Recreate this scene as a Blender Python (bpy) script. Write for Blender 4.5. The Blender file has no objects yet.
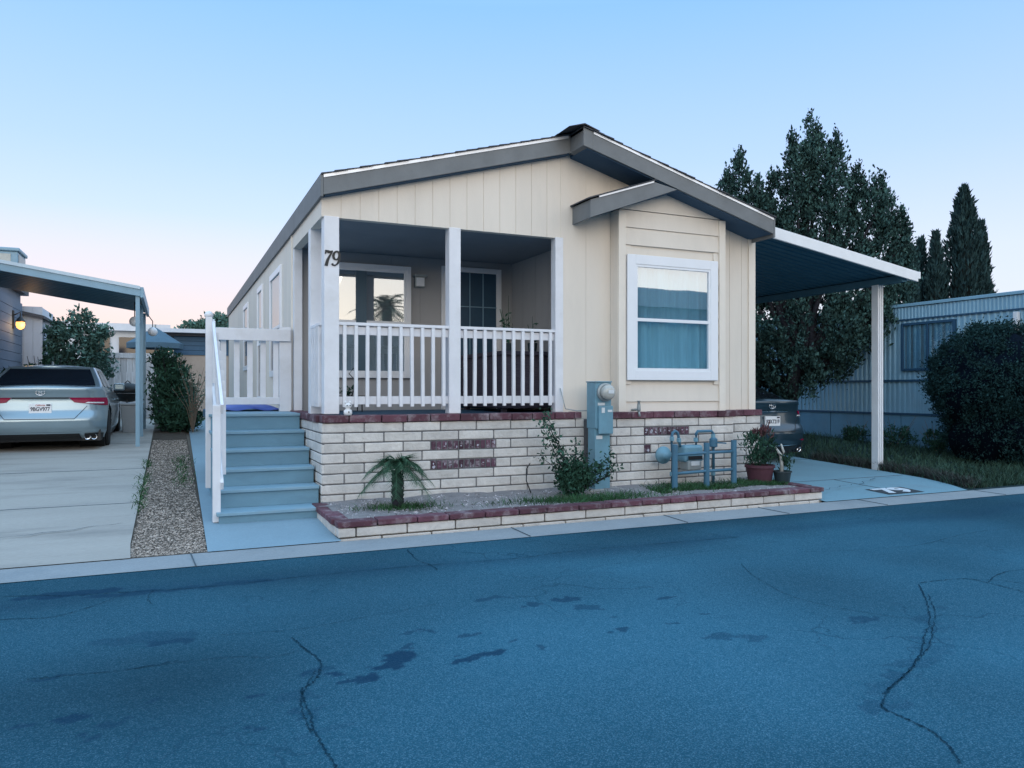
import bpy, math, random
import numpy as np
from mathutils import Vector, Matrix
R = math.radians
rnd = random.Random(7)
nrs = np.random.RandomState(11)
SC = bpy.context.scene
COL = SC.collection

# ------------------------------------------------------------------ materials
MATS = {}
def mat(name, col, rough=.65, var=.12, scale=6, bump=0, bscale=80, metal=0, island=0, ior=1.45,
        stretch=None, grime=0, grime_col=(.12, .11, .10), grime_scale=1.3, coat=0, fine=0, spec=.5):
    """Principled material with noise variation, bump and optional patches of wear"""
    m = bpy.data.materials.new(name); m.use_nodes = True; MATS[name] = m
    nt = m.node_tree; N = nt.nodes; L = nt.links; b = N['Principled BSDF']
    b.inputs['Roughness'].default_value = rough; b.inputs['Metallic'].default_value = metal
    b.inputs['IOR'].default_value = ior; b.inputs['Specular IOR Level'].default_value = spec; b.inputs['Coat Weight'].default_value = coat
    b.inputs['Coat Roughness'].default_value = .08
    g = N.new('ShaderNodeNewGeometry'); pos = g.outputs['Position']
    if stretch:
        mp = N.new('ShaderNodeMapping'); mp.inputs['Scale'].default_value = stretch
        L.new(pos, mp.inputs['Vector']); pos = mp.outputs['Vector']
    n = N.new('ShaderNodeTexNoise'); n.inputs['Scale'].default_value = scale; n.inputs['Detail'].default_value = 6
    n.inputs['Roughness'].default_value = .62
    L.new(pos, n.inputs['Vector'])
    fac = n.outputs['Fac']
    if fine:
        n3 = N.new('ShaderNodeTexNoise'); n3.inputs['Scale'].default_value = fine; n3.inputs['Detail'].default_value = 3
        L.new(pos, n3.inputs['Vector'])
        ad = N.new('ShaderNodeMath'); ad.operation = 'MULTIPLY_ADD'; ad.inputs[1].default_value = .6
        L.new(n3.outputs['Fac'], ad.inputs[0])
        sm = N.new('ShaderNodeMath'); sm.operation = 'MULTIPLY'; sm.inputs[1].default_value = .4
        L.new(fac, sm.inputs[0]); L.new(sm.outputs[0], ad.inputs[2]); fac = ad.outputs[0]
    mr = N.new('ShaderNodeMapRange'); mr.inputs['From Min'].default_value = .25; mr.inputs['From Max'].default_value = .75
    mr.inputs['To Min'].default_value = 1 - var; mr.inputs['To Max'].default_value = 1 + var
    L.new(fac, mr.inputs['Value'])
    val = mr.outputs['Result']
    if island:
        mi = N.new('ShaderNodeMapRange'); mi.inputs['To Min'].default_value = 1 - island; mi.inputs['To Max'].default_value = 1 + island
        L.new(g.outputs['Random Per Island'], mi.inputs['Value'])
        mm = N.new('ShaderNodeMath'); mm.operation = 'MULTIPLY'
        L.new(val, mm.inputs[0]); L.new(mi.outputs['Result'], mm.inputs[1]); val = mm.outputs[0]
    vm = N.new('ShaderNodeVectorMath'); vm.operation = 'SCALE'; vm.inputs[0].default_value = col[:3]
    L.new(val, vm.inputs['Scale'])
    out = vm.outputs['Vector']
    if grime:
        n2 = N.new('ShaderNodeTexNoise'); n2.inputs['Scale'].default_value = grime_scale; n2.inputs['Detail'].default_value = 8
        n2.inputs['Roughness'].default_value = .7
        L.new(pos, n2.inputs['Vector'])
        r2 = N.new('ShaderNodeMapRange'); r2.inputs['From Min'].default_value = .5; r2.inputs['From Max'].default_value = .72
        r2.inputs['To Max'].default_value = grime
        L.new(n2.outputs['Fac'], r2.inputs['Value'])
        mx = N.new('ShaderNodeMix'); mx.data_type = 'RGBA'
        L.new(r2.outputs['Result'], mx.inputs['Factor']); L.new(out, mx.inputs['A']); mx.inputs['B'].default_value = (*grime_col, 1)
        out = mx.outputs['Result']
    L.new(out, b.inputs['Base Color'])
    if bump:
        nb = N.new('ShaderNodeTexNoise'); nb.inputs['Scale'].default_value = bscale; nb.inputs['Detail'].default_value = 4
        L.new(pos, nb.inputs['Vector'])
        bp = N.new('ShaderNodeBump'); bp.inputs['Strength'].default_value = bump; bp.inputs['Distance'].default_value = .02
        L.new(nb.outputs['Fac'], bp.inputs['Height']); L.new(bp.outputs['Normal'], b.inputs['Normal'])
    return m

def glass(name, col, mixf=.4, tint=(.75, .85, .9)):
    """window pane: part mirror, part see-through"""
    m = bpy.data.materials.new(name); m.use_nodes = True; MATS[name] = m
    nt = m.node_tree; N = nt.nodes; L = nt.links
    N.remove(N['Principled BSDF'])
    gl = N.new('ShaderNodeBsdfGlossy'); gl.inputs['Roughness'].default_value = .015; gl.inputs['Color'].default_value = (.95, .97, 1, 1)
    tr = N.new('ShaderNodeBsdfTransparent'); tr.inputs['Color'].default_value = (*tint, 1)
    mx = N.new('ShaderNodeMixShader'); mx.inputs[0].default_value = mixf
    n = N.new('ShaderNodeTexNoise'); n.inputs['Scale'].default_value = 1.6
    g = N.new('ShaderNodeNewGeometry'); L.new(g.outputs['Position'], n.inputs['Vector'])
    bp = N.new('ShaderNodeBump'); bp.inputs['Strength'].default_value = .012; bp.inputs['Distance'].default_value = .05
    L.new(n.outputs['Fac'], bp.inputs['Height']); L.new(bp.outputs['Normal'], gl.inputs['Normal'])
    L.new(tr.outputs[0], mx.inputs[1]); L.new(gl.outputs[0], mx.inputs[2]); L.new(mx.outputs[0], N['Material Output'].inputs[0])
    return m

def leafmat(name, col, var=.35, isl=.5, rough=.55):
    m = mat(name, col, rough, var, 1.2, island=isl, spec=.06)
    b = m.node_tree.nodes['Principled BSDF']
    return m

def emis(name, col, s):
    m = bpy.data.materials.new(name); m.use_nodes = True; MATS[name] = m
    b = m.node_tree.nodes['Principled BSDF']; b.inputs['Base Color'].default_value = (*col, 1)
    b.inputs['Emission Color'].default_value = (*col, 1); b.inputs['Emission Strength'].default_value = s
    return m

siding = mat('cream_siding', (.725, .66, .575), .7, .05, 3, bump=.06, bscale=140, stretch=(1, 1, .25), grime=.22, grime_col=(.47, .43, .38), grime_scale=2.2)
trimc = mat('cream_trim', (.755, .69, .60), .6, .05, 4)
white = mat('white_paint', (.72, .73, .76), .5, .06, 5, bump=.04, bscale=60, grime=.3, grime_col=(.52, .5, .47), grime_scale=3)
whitev = mat('white_vinyl', (.78, .80, .83), .35, .03, 5)
fasc = mat('slate_fascia_paint', (.185, .195, .20), .55, .12, 4, bump=.05, bscale=60, spec=.1)
dripm = mat('drip_edge_metal', (.85, .86, .88), .3, .03, 5, metal=.2)
shingle = mat('asphalt_shingle', (.075, .078, .085), .9, .35, 25, bump=.5, bscale=60, spec=.1)
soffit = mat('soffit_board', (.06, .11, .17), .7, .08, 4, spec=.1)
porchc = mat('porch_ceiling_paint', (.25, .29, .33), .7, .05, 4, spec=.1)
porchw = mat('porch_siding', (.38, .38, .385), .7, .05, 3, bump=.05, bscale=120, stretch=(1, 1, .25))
deckp = mat('deck_paint', (.05, .10, .15), .6, .1, 5, grime=.3, grime_col=(.09, .11, .12), grime_scale=3, spec=.1)
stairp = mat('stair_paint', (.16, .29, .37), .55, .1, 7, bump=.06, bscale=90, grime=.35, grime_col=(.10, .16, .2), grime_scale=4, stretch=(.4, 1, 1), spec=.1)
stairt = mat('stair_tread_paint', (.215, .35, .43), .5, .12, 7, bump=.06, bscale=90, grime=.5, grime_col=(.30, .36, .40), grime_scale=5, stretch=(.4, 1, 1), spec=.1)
block = mat('slump_block', (.58, .555, .52), .9, .16, 7, bump=.5, bscale=28, island=.1, grime=.3, grime_col=(.36, .34, .33), grime_scale=6)
mortar = mat('mortar', (.15, .15, .155), .95, .2, 20, bump=.3, spec=.1)
redcap = mat('red_brick_whitewashed', (.105, .042, .058), .85, .3, 9, bump=.35, bscale=50, island=.35, grime=.6, grime_col=(.42, .38, .4), grime_scale=7)
redvent = mat('red_brick_chalky', (.085, .04, .06), .85, .3, 12, bump=.3, bscale=50, island=.45, grime=.8, grime_col=(.55, .53, .56), grime_scale=13)
concrete = mat('concrete', (.355, .335, .305), .9, .15, 1.4, stretch=(.4, 1.6, 1), bump=.22, bscale=70, grime=.7, grime_col=(.19, .185, .175), grime_scale=1.3, fine=55)
conc_walk = mat('painted_walk', (.21, .31, .37), .75, .12, 2, bump=.15, bscale=70, grime=.35, grime_col=(.17, .25, .3), grime_scale=1.8, fine=60)
conc_rib = mat('gutter_concrete', (.26, .285, .30), .9, .16, 2.2, bump=.25, bscale=70, grime=.55, grime_col=(.16, .20, .23), grime_scale=1.6, fine=60)
conc_dr = mat('drive_concrete', (.165, .295, .355), .85, .14, 1.6, bump=.2, bscale=70, grime=.35, grime_col=(.17, .2, .22), grime_scale=1.2, fine=60)
jointm = mat('joint_dark', (.09, .12, .14), .95, .3, 30, spec=.05)
crackm = mat('crack_dark', (.008, .036, .06), .95, .4, 40, spec=.05)
soilm = mat('gravelly_soil', (.24, .225, .225), .95, .3, 8, bump=.9, bscale=55, fine=70, grime=.6, grime_col=(.10, .10, .11), grime_scale=5)
dirtm = mat('dry_dirt', (.19, .16, .13), .95, .3, 2, bump=.5, bscale=30, fine=50, spec=.1)
stonem = mat('pebble', (.26, .225, .195), .9, .35, 9, island=.92, spec=.1)
gravbase = mat('gravel_ground', (.09, .075, .062), .95, .3, 6, bump=.5, bscale=60, spec=.05)
grassm = leafmat('lawn_grass', (.04, .08, .058), .4)
grassg = leafmat('weed_green', (.04, .10, .045), .4)
turfm = mat('turf_ground', (.02, .04, .045), .95, .45, 3, bump=.6, bscale=40, fine=40, spec=.1)
conifer = leafmat('conifer_leaf', (.036, .075, .068), .45, .8, rough=.65)
cypm = leafmat('cypress_leaf', (.026, .054, .056), .4, rough=.7)
hedgem = leafmat('hedge_leaf', (.016, .044, .045), .35, rough=.7)
bushm = leafmat('broad_leaf', (.07, .14, .12), .4)
shrubm = leafmat('shrub_leaf', (.032, .08, .055), .4)
palmm = leafmat('palm_leaf', (.045, .10, .06), .3)
bark = mat('bark', (.028, .028, .034), .95, .35, 14, bump=.8, bscale=30, spec=.1)
drym = mat('dry_twig', (.16, .13, .1), .9, .3, 20)
redleaf = leafmat('reddish_leaf', (.10, .05, .055), .3)
steelb = mat('blue_grey_steel', (.05, .15, .23), .45, .12, 9, metal=.0, bump=.05, bscale=70, grime=.4, grime_col=(.07, .11, .13), grime_scale=6)
steelg = mat('grey_utility_steel', (.14, .29, .37), .45, .1, 8, bump=.04, bscale=70, grime=.35, grime_col=(.13, .19, .22), grime_scale=5)
galv = mat('galvanised_metal', (.3, .34, .35), .4, .12, 15, metal=.3)
blackm = mat('black_plastic', (.015, .016, .018), .5, .2, 12)
rubber = mat('rubber', (.014, .014, .015), .85, .2, 15)
silver = mat('silver_car_paint', (.27, .36, .41), .28, .03, 4, metal=.55, coat=.8)
navy = mat('dark_navy_car_paint', (.02, .05, .075), .3, .05, 4, metal=.3, coat=.9)
chrome = mat('chrome', (.75, .77, .8), .12, .04, 6, metal=1)
carglass = mat('car_glass', (.008, .011, .018), .06, .05, 3, ior=1.5)
redlamp = mat('red_lamp_lens', (.24, .004, .04), .25, .15, 30, spec=.3)
clearlamp = mat('clear_lamp_lens', (.55, .58, .6), .12, .08, 30, coat=1)
platem = mat('plate_white', (.8, .82, .84), .4, .02, 10)
inkblue = mat('ink_dark', (.012, .016, .04), .5, .1, 10)
inkred = mat('ink_red', (.4, .03, .03), .5, .1, 10)
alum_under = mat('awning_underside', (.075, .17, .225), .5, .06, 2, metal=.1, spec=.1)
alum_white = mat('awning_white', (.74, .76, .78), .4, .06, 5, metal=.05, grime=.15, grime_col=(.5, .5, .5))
alum_beige = mat('carport_edge', (.20, .34, .44), .45, .08, 5)
trailerm = mat('trailer_aluminium', (.23, .41, .52), .45, .08, 2, metal=.1, grime=.25, grime_col=(.24, .28, .3))
trailertrim = mat('trailer_trim', (.02, .07, .13), .5, .1, 5)
skirtm = mat('trailer_skirting', (.11, .25, .36), .6, .12, 3, grime=.3, grime_col=(.17, .19, .2))
pane_up = glass('pane_mirror', (0, 0, 0), .42)
pane_lo = glass('pane_clear', (0, 0, 0), .22, (.7, .82, .88))
teal = mat('teal_curtain', (.30, .55, .62), .9, .12, 5, stretch=(6, 1, .4))
greyc = mat('grey_curtain', (.2, .26, .29), .9, .15, 5, stretch=(1, 6, .4))
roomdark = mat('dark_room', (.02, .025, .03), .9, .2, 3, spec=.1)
terra = mat('red_clay_pot', (.075, .026, .04), .7, .15, 12, bump=.1)
greenpot = mat('dark_green_pot', (.018, .035, .042), .5, .15, 10)
ceramic = mat('white_ceramic', (.72, .72, .72), .3, .08, 30)
darkwood = mat('dark_stained_wood', (.065, .058, .075), .55, .3, 8, stretch=(1, 1, 8), spec=.1)
fencew = mat('weathered_pale_fence', (.50, .53, .56), .85, .2, 6, stretch=(4, 4, .6), island=.15, grime=.45, grime_col=(.12, .13, .14), grime_scale=2.2)
beigew = mat('beige_wall', (.42, .36, .31), .8, .1, 3)
bluep = mat('blue_cladding', (.04, .11, .2), .6, .1, 4)
bluet = mat('blue_tarp', (.02, .05, .30), .45, .2, 6)
bluecan = mat('faded_blue_canvas', (.06, .12, .17), .8, .1, 4)
greyw = mat('grey_siding', (.14, .18, .24), .7, .08, 3, stretch=(1, 1, 6))
globem = mat('frosted_globe', (.75, .77, .8), .3, .03, 5)
lampglow = emis('lantern_glow', (1, .50, .14), 1.7)
roofgrey = mat('grey_roof', (.1, .1, .11), .9, .2, 8)
farwhite = mat('pale_stucco', (.60, .65, .72), .8, .08, 2)
binm = mat('grey_bin', (.28, .31, .33), .5, .08, 5)
whiteroad = mat('white_marking_paint', (.62, .66, .7), .7, .25, 18, grime=.5, grime_col=(.2, .24, .26), grime_scale=9)
darkmark = mat('dark_marking_paint', (.03, .04, .05), .8, .3, 15)
paper = mat('pale_sticker', (.6, .64, .66), .6, .1, 25)

# ------------------------------------------------------------------ object helpers
WL = {}                                            # world location of every object's origin
def tag(o, label=None, cat=None, group=None, kind=None):
    if label: o['label'] = label
    if cat: o['category'] = cat
    if group: o['group'] = group
    if kind: o['kind'] = kind
    return o
def thing(name, loc, label, cat, group=None):
    o = bpy.data.objects.new(name, None); COL.objects.link(o); o.empty_display_size = .2
    o.location = loc; WL[o.name] = Vector(loc)
    return tag(o, label, cat, group)
class MB:
    def __init__(s): s.v = []; s.f = []; s.n = 0
    def raw(s, v, f):
        v = np.asarray(v, float).reshape(-1, 3); s.v.append(v)
        s.f += [tuple(int(i) + s.n for i in q) for q in f]; s.n += len(v); return s
    def box(s, x0, x1, y0, y1, z0, z1):
        return s.raw([(x0, y0, z0), (x1, y0, z0), (x1, y1, z0), (x0, y1, z0), (x0, y0, z1), (x1, y0, z1), (x1, y1, z1), (x0, y1, z1)],
                     [(0, 3, 2, 1), (4, 5, 6, 7), (0, 1, 5, 4), (1, 2, 6, 5), (2, 3, 7, 6), (3, 0, 4, 7)])
    def bar(s, p, q, w, h, up=(0, 0, 1)):
        p = Vector(p); q = Vector(q); d = (q - p).normalized(); u = Vector(up)
        a = d.cross(u)
        if a.length < 1e-4: a = d.cross(Vector((1, 0, 0)))
        a.normalize(); b = a.cross(d); vs = []
        for e in (p, q):
            for i, j in ((-1, -1), (1, -1), (1, 1), (-1, 1)): vs.append(e + a * (i * w / 2) + b * (j * h / 2))
        return s.raw([tuple(x) for x in vs], [(3, 2, 1, 0), (4, 5, 6, 7), (0, 1, 5, 4), (1, 2, 6, 5), (2, 3, 7, 6), (3, 0, 4, 7)])
    def prism(s, pts, axis, a, b):
        """2-D outline pts extruded from a to b along axis ('y': pts are x,z; 'x': y,z; 'z': x,y)"""
        n = len(pts); vs = []
        for c in (a, b):
            for p in pts: vs.append({'y': (p[0], c, p[1]), 'x': (c, p[0], p[1]), 'z': (p[0], p[1], c)}[axis])
        return s.raw(vs, [tuple(range(n)), tuple(range(2 * n - 1, n - 1, -1))] + [(i, i + n, (i + 1) % n + n, (i + 1) % n) for i in range(n)])
    def tube(s, pts, r, n=8):
        pts = [Vector(p) for p in pts]; rs = r if isinstance(r, (list, tuple)) else [r] * len(pts); vs = []; fs = []
        for i, p in enumerate(pts):
            d = (pts[min(i + 1, len(pts) - 1)] - pts[max(i - 1, 0)]).normalized()
            a = d.cross(Vector((0, 0, 1)));
            if a.length < 1e-2: a = d.cross(Vector((1, 0, 0)))
            a.normalize(); b = a.cross(d)
            for k in range(n):
                t = 2 * math.pi * k / n; vs.append(tuple(p + a * (rs[i] * math.cos(t)) + b * (rs[i] * math.sin(t))))
        for i in range(len(pts) - 1):
            for k in range(n): fs.append((i * n + k, i * n + (k + 1) % n, (i + 1) * n + (k + 1) % n, (i + 1) * n + k))
        fs.append(tuple(range(n))); fs.append(tuple(range(len(pts) * n - 1, (len(pts) - 1) * n - 1, -1)))
        return s.raw(vs, fs)
    def lathe(s, c, prof, n=24, axis='z'):
        vs = []; fs = []
        for r, h in prof:
            for k in range(n):
                t = 2 * math.pi * k / n; a, b = r * math.cos(t), r * math.sin(t)
                vs.append({'z': (c[0] + a, c[1] + b, c[2] + h), 'x': (c[0] + h, c[1] + a, c[2] + b), 'y': (c[0] + a, c[1] + h, c[2] + b)}[axis])
        m = len(prof)
        for i in range(m - 1):
            for k in range(n): fs.append((i * n + k, i * n + (k + 1) % n, (i + 1) * n + (k + 1) % n, (i + 1) * n + k))
        if prof[0][0] > 1e-4: fs.append(tuple(range(n)))
        if prof[-1][0] > 1e-4: fs.append(tuple(range(m * n - 1, (m - 1) * n - 1, -1)))
        return s.raw(vs, fs)
    def grid(s, P):
        P = np.asarray(P, float); a, b = P.shape[:2]
        return s.raw(P.reshape(-1, 3), [(i * b + j, i * b + j + 1, (i + 1) * b + j + 1, (i + 1) * b + j) for i in range(a - 1) for j in range(b - 1)])
    def build(s, name, m, parent=None, smooth=False, bevel=0, fixn=True):
        V = np.concatenate(s.v) if s.v else np.zeros((0, 3))
        base = WL[parent.name] if parent else Vector((0, 0, 0))
        V = V - np.array(base)
        me = bpy.data.meshes.new(name)
        me.from_pydata(V.tolist(), [], s.f); me.materials.append(m)
        if fixn and len(s.f) < 60000:
            import bmesh
            bm = bmesh.new(); bm.from_mesh(me); bmesh.ops.recalc_face_normals(bm, faces=bm.faces); bm.to_mesh(me); bm.free()
        if smooth: me.polygons.foreach_set('use_smooth', [True] * len(me.polygons))
        me.update()
        o = bpy.data.objects.new(name, me); COL.objects.link(o)
        if parent: o.parent = parent
        WL[o.name] = base.copy() if parent else Vector((0, 0, 0))
        if bevel:
            b = o.modifiers.new('bevel', 'BEVEL'); b.width = bevel; b.segments = 2; b.limit_method = 'ANGLE'; b.angle_limit = R(40)
        return o
def solo(name, mb, m, label, cat, base, group=None, **k):
    """a thing that is one mesh, origin at its base"""
    WL['__t'] = Vector(base)
    class D: name = '__t'
    V = np.concatenate(mb.v) - np.array(base); mb.v = [V]
    o = mb.build(name, m, None, **k); o.location = base; WL[o.name] = Vector(base)
    return tag(o, label, cat, group)
def struct(o): return tag(o, kind='structure')
def text_mb(s, size, place, depth=.004, shear=0, bold=0.0, sx=1, align='CENTER'):
    """lettering as a mesh; place maps local (u right, v up, w out) to world"""
    c = bpy.data.curves.new('t', 'FONT'); c.body = s; c.size = size; c.extrude = depth; c.shear = shear; c.offset = bold
    c.align_x = align; c.align_y = 'CENTER'
    o = bpy.data.objects.new('t', c); COL.objects.link(o)
    dg = bpy.context.evaluated_depsgraph_get(); me = bpy.data.meshes.new_from_object(o.evaluated_get(dg))
    vs = [place(v.co.x * sx, v.co.y, v.co.z) for v in me.vertices]; fs = [tuple(p.vertices) for p in me.polygons]
    bpy.data.objects.remove(o); bpy.data.curves.remove(c); bpy.data.meshes.remove(me)
    return MB().raw(vs, fs)
def gz(y): return .04 * min(max(y - 6.5, 0), 13.5)

def leaves(points, size, aspect=.5, up=.3, jit=.5, seed=1, dirs=None):
    """a cloud of small bent leaf faces at the given points"""
    rs = np.random.RandomState(seed); P = np.asarray(points, float); n = len(P)
    d = rs.normal(size=(n, 3)); d[:, 2] += up * 2
    if dirs is not None: d = d * .6 + np.asarray(dirs) * 1.6
    d /= np.linalg.norm(d, axis=1)[:, None]
    r = rs.normal(size=(n, 3)); a = np.cross(d, r); a /= np.linalg.norm(a, axis=1)[:, None] + 1e-9
    b = np.cross(d, a)
    L = size * (1 + jit * (rs.rand(n) - .5) * 2); Wd = L * aspect
    p0 = P; p1 = P + d * (L * .5)[:, None] + a * (Wd * .5)[:, None] + b * (L * .08)[:, None]
    p2 = P + d * L[:, None]; p3 = P + d * (L * .5)[:, None] - a * (Wd * .5)[:, None] + b * (L * .08)[:, None]
    V = np.stack([p0, p1, p2, p3], 1).reshape(-1, 3)
    F = np.arange(n * 4).reshape(n, 4)
    return V, F.tolist()
def clumps(center, rad, nc, nl, spread, seed, shell=.55, flat=1.0):
    """points clumped inside an ellipsoid, denser towards its skin"""
    rs = np.random.RandomState(seed)
    d = rs.normal(size=(nc, 3)); d /= np.linalg.norm(d, axis=1)[:, None]
    rr = shell + (1 - shell) * rs.rand(nc) ** .5
    c = np.array(center) + d * rr[:, None] * np.array(rad)
    s = spread * (.6 + .8 * rs.rand(nc))
    p = c[:, None, :] + rs.normal(size=(nc, nl, 3)) * s[:, None, None] * np.array((1, 1, flat)) * .55
    return p.reshape(-1, 3)

# ------------------------------------------------------------------ ground, road, paths
def sheet(name, m, x0, x1, y0, y1, dz, nx=2, ny=40, wob=0, slope=True):
    xs = np.linspace(x0, x1, nx); ys = np.linspace(y0, y1, ny)
    P = np.zeros((ny, nx, 3))
    for j, y in enumerate(ys):
        P[j, :, 0] = xs; P[j, :, 1] = y; P[j, :, 2] = (gz(y) if slope else 0) + dz
    if wob: P[:, :, 2] += nrs.normal(size=(ny, nx)) * wob
    mb = MB().grid(P); return struct(mb.build(name, m))
gr = MB()
ys = [-400, -60, 6.5, 8, 10, 12, 14, 16, 18, 20, 60, 500]; xs = np.linspace(-400, 400, 21)
gr.grid([[(x, y, gz(y) - .03) for x in xs] for y in ys]); struct(gr.build('ground', dirtm))

# road: one fine sheet; oil stains and patches are stored per vertex
rx = np.concatenate([np.arange(-40, -3, 1.0), np.arange(-3, 9, .016), np.arange(9, 60, 1.0)])
ry = np.concatenate([np.arange(-4, .6, .4), np.arange(.6, 6.07, .016), [6.08]])
X, Y = np.meshgrid(rx, ry)
def vnoise(x, y, f, seed):
    rs = np.random.RandomState(seed); t = rs.rand(64, 64); x = x * f; y = y * f
    xi = np.floor(x).astype(int); yi = np.floor(y).astype(int); fx = x - xi; fy = y - yi
    fx = fx * fx * (3 - 2 * fx); fy = fy * fy * (3 - 2 * fy); g = lambda a, b: t[a % 64, b % 64]
    return (g(xi, yi) * (1 - fx) + g(xi + 1, yi) * fx) * (1 - fy) + (g(xi, yi + 1) * (1 - fx) + g(xi + 1, yi + 1) * fx) * fy
stain = np.zeros_like(X)
wx = X + (vnoise(X, Y, 9, 1) - .5) * .10 + (vnoise(X, Y, 26, 3) - .5) * .07; wy = Y + (vnoise(X, Y, 9, 2) - .5) * .07 + (vnoise(X, Y, 26, 4) - .5) * .05
STAINS = [  # x, y, rx, ry, strength : oil drips and damp patches
    (1.01, 3.60, .09, .06, 1), (.93, 3.52, .09, .045, 1), (1.08, 3.62, .06, .05, 1), (.81, 3.42, .055, .05, 1), (.72, 3.41, .05, .03, .9), (.70, 3.5, .035, .03, .9), (1.29, 3.45, .075, .04, 1), (1.46, 3.46, .075, .035, 1), (1.38, 3.45, .05, .03, .9),
    (.57, 3.6, .03, .03, .7), (.35, 3.41, .04, .03, .8), (1.29, 3.93, .05, .03, .8), (1.17, 3.93, .04, .02, .6), (1.43, 3.76, .04, .03, .7), (1.12, 3.72, .05, .03, .7), (1.83, 4.36, .09, .04, .6), (.01, 4.3, .12, .05, .7), (-.1, 4.42, .25, .10, .35),
    (-.5, 3.99, .08, .03, .6), (-.36, 3.47, .06, .035, .8), (-.51, 3.44, .05, .03, .6), (-.29, 3.26, .03, .03, .6), (-.19, 3.34, .05, .03, .5), (.25, 3.08, .03, .03, .7), (-.04, 3.52, .04, .03, .4), (-.57, 5.57, .3, .08, .7), (-.2, 5.42, .3, .06, .5), (.3, 5.43, .4, .06, .4),
    (2.24, 4.18, .09, .05, .8), (2.02, 4.13, .05, .04, .7), (2.27, 3.96, .07, .05, .6), (2.84, 3.94, .10, .03, .8), (2.22, 3.52, .05, .03, .8), (2.54, 3.49, .04, .02, .7), (2.84, 3.56, .05, .02, .8), (1.7, 3.47, .04, .03, .7), (2.77, 3.13, .07, .06, .5), (2.64, 3.19, .09, .05, .55), (1.63, 3.6, .03, .03, .7), (3.59, 3.1, .10, .05, .6), (2.31, 3.72, .03, .02, .5),
    ] + [(a + (rnd.random() - .5) * .12, b + (rnd.random() - .5) * .08, rnd.uniform(.03, .11), rnd.uniform(.02, .06), rnd.uniform(.15, .5)) for a, b in ((4.2, 3.15), (3.95, 2.97), (3.8, 2.85), (3.6, 2.72), (3.45, 2.62), (3.3, 2.55), (3.2, 2.5), (3.05, 2.42), (2.95, 2.38), (2.85, 2.33), (2.75, 2.28), (2.7, 2.22), (3.7, 2.7), (3.55, 2.6), (.52, 3.35), (.5, 3.15), (.5, 2.95), (.6, 3.55)) for _q in range(2)]
for sx, sy, ax, ay, st in STAINS:
    d = ((wx - sx) / ax) ** 2 + ((wy - sy) / ay) ** 2
    stain = np.maximum(stain, st * np.clip(1.2 - d, 0, .3) / .3)
band = np.clip(1 - np.abs(Y + .35 * vnoise(X, Y, .8, 9) - 5.55) / .25, 0, 1) * .28          # rolled seam near the gutter
worn = (vnoise(X, Y, 1.3, 21) - .5) * .35 + (vnoise(X * .45, Y, 1.1, 23) - .5) * .45 + (vnoise(X, Y, .35, 22) - .5) * .6 + .10 * np.cos((Y - 2.6) * 2.6)
P = np.stack([X, Y, np.where(Y > 5.9, .0, 0) + 0 * X], -1)
road = MB().grid(P).build('road', None or crackm, fixn=False); struct(road)
for nm, arr in (('stain', np.clip(stain * .8 + band, 0, 1)), ('worn', worn)):
    at = road.data.attributes.new(nm, 'FLOAT', 'POINT'); at.data.foreach_set('value', arr.reshape(-1).astype(np.float32))
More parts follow.
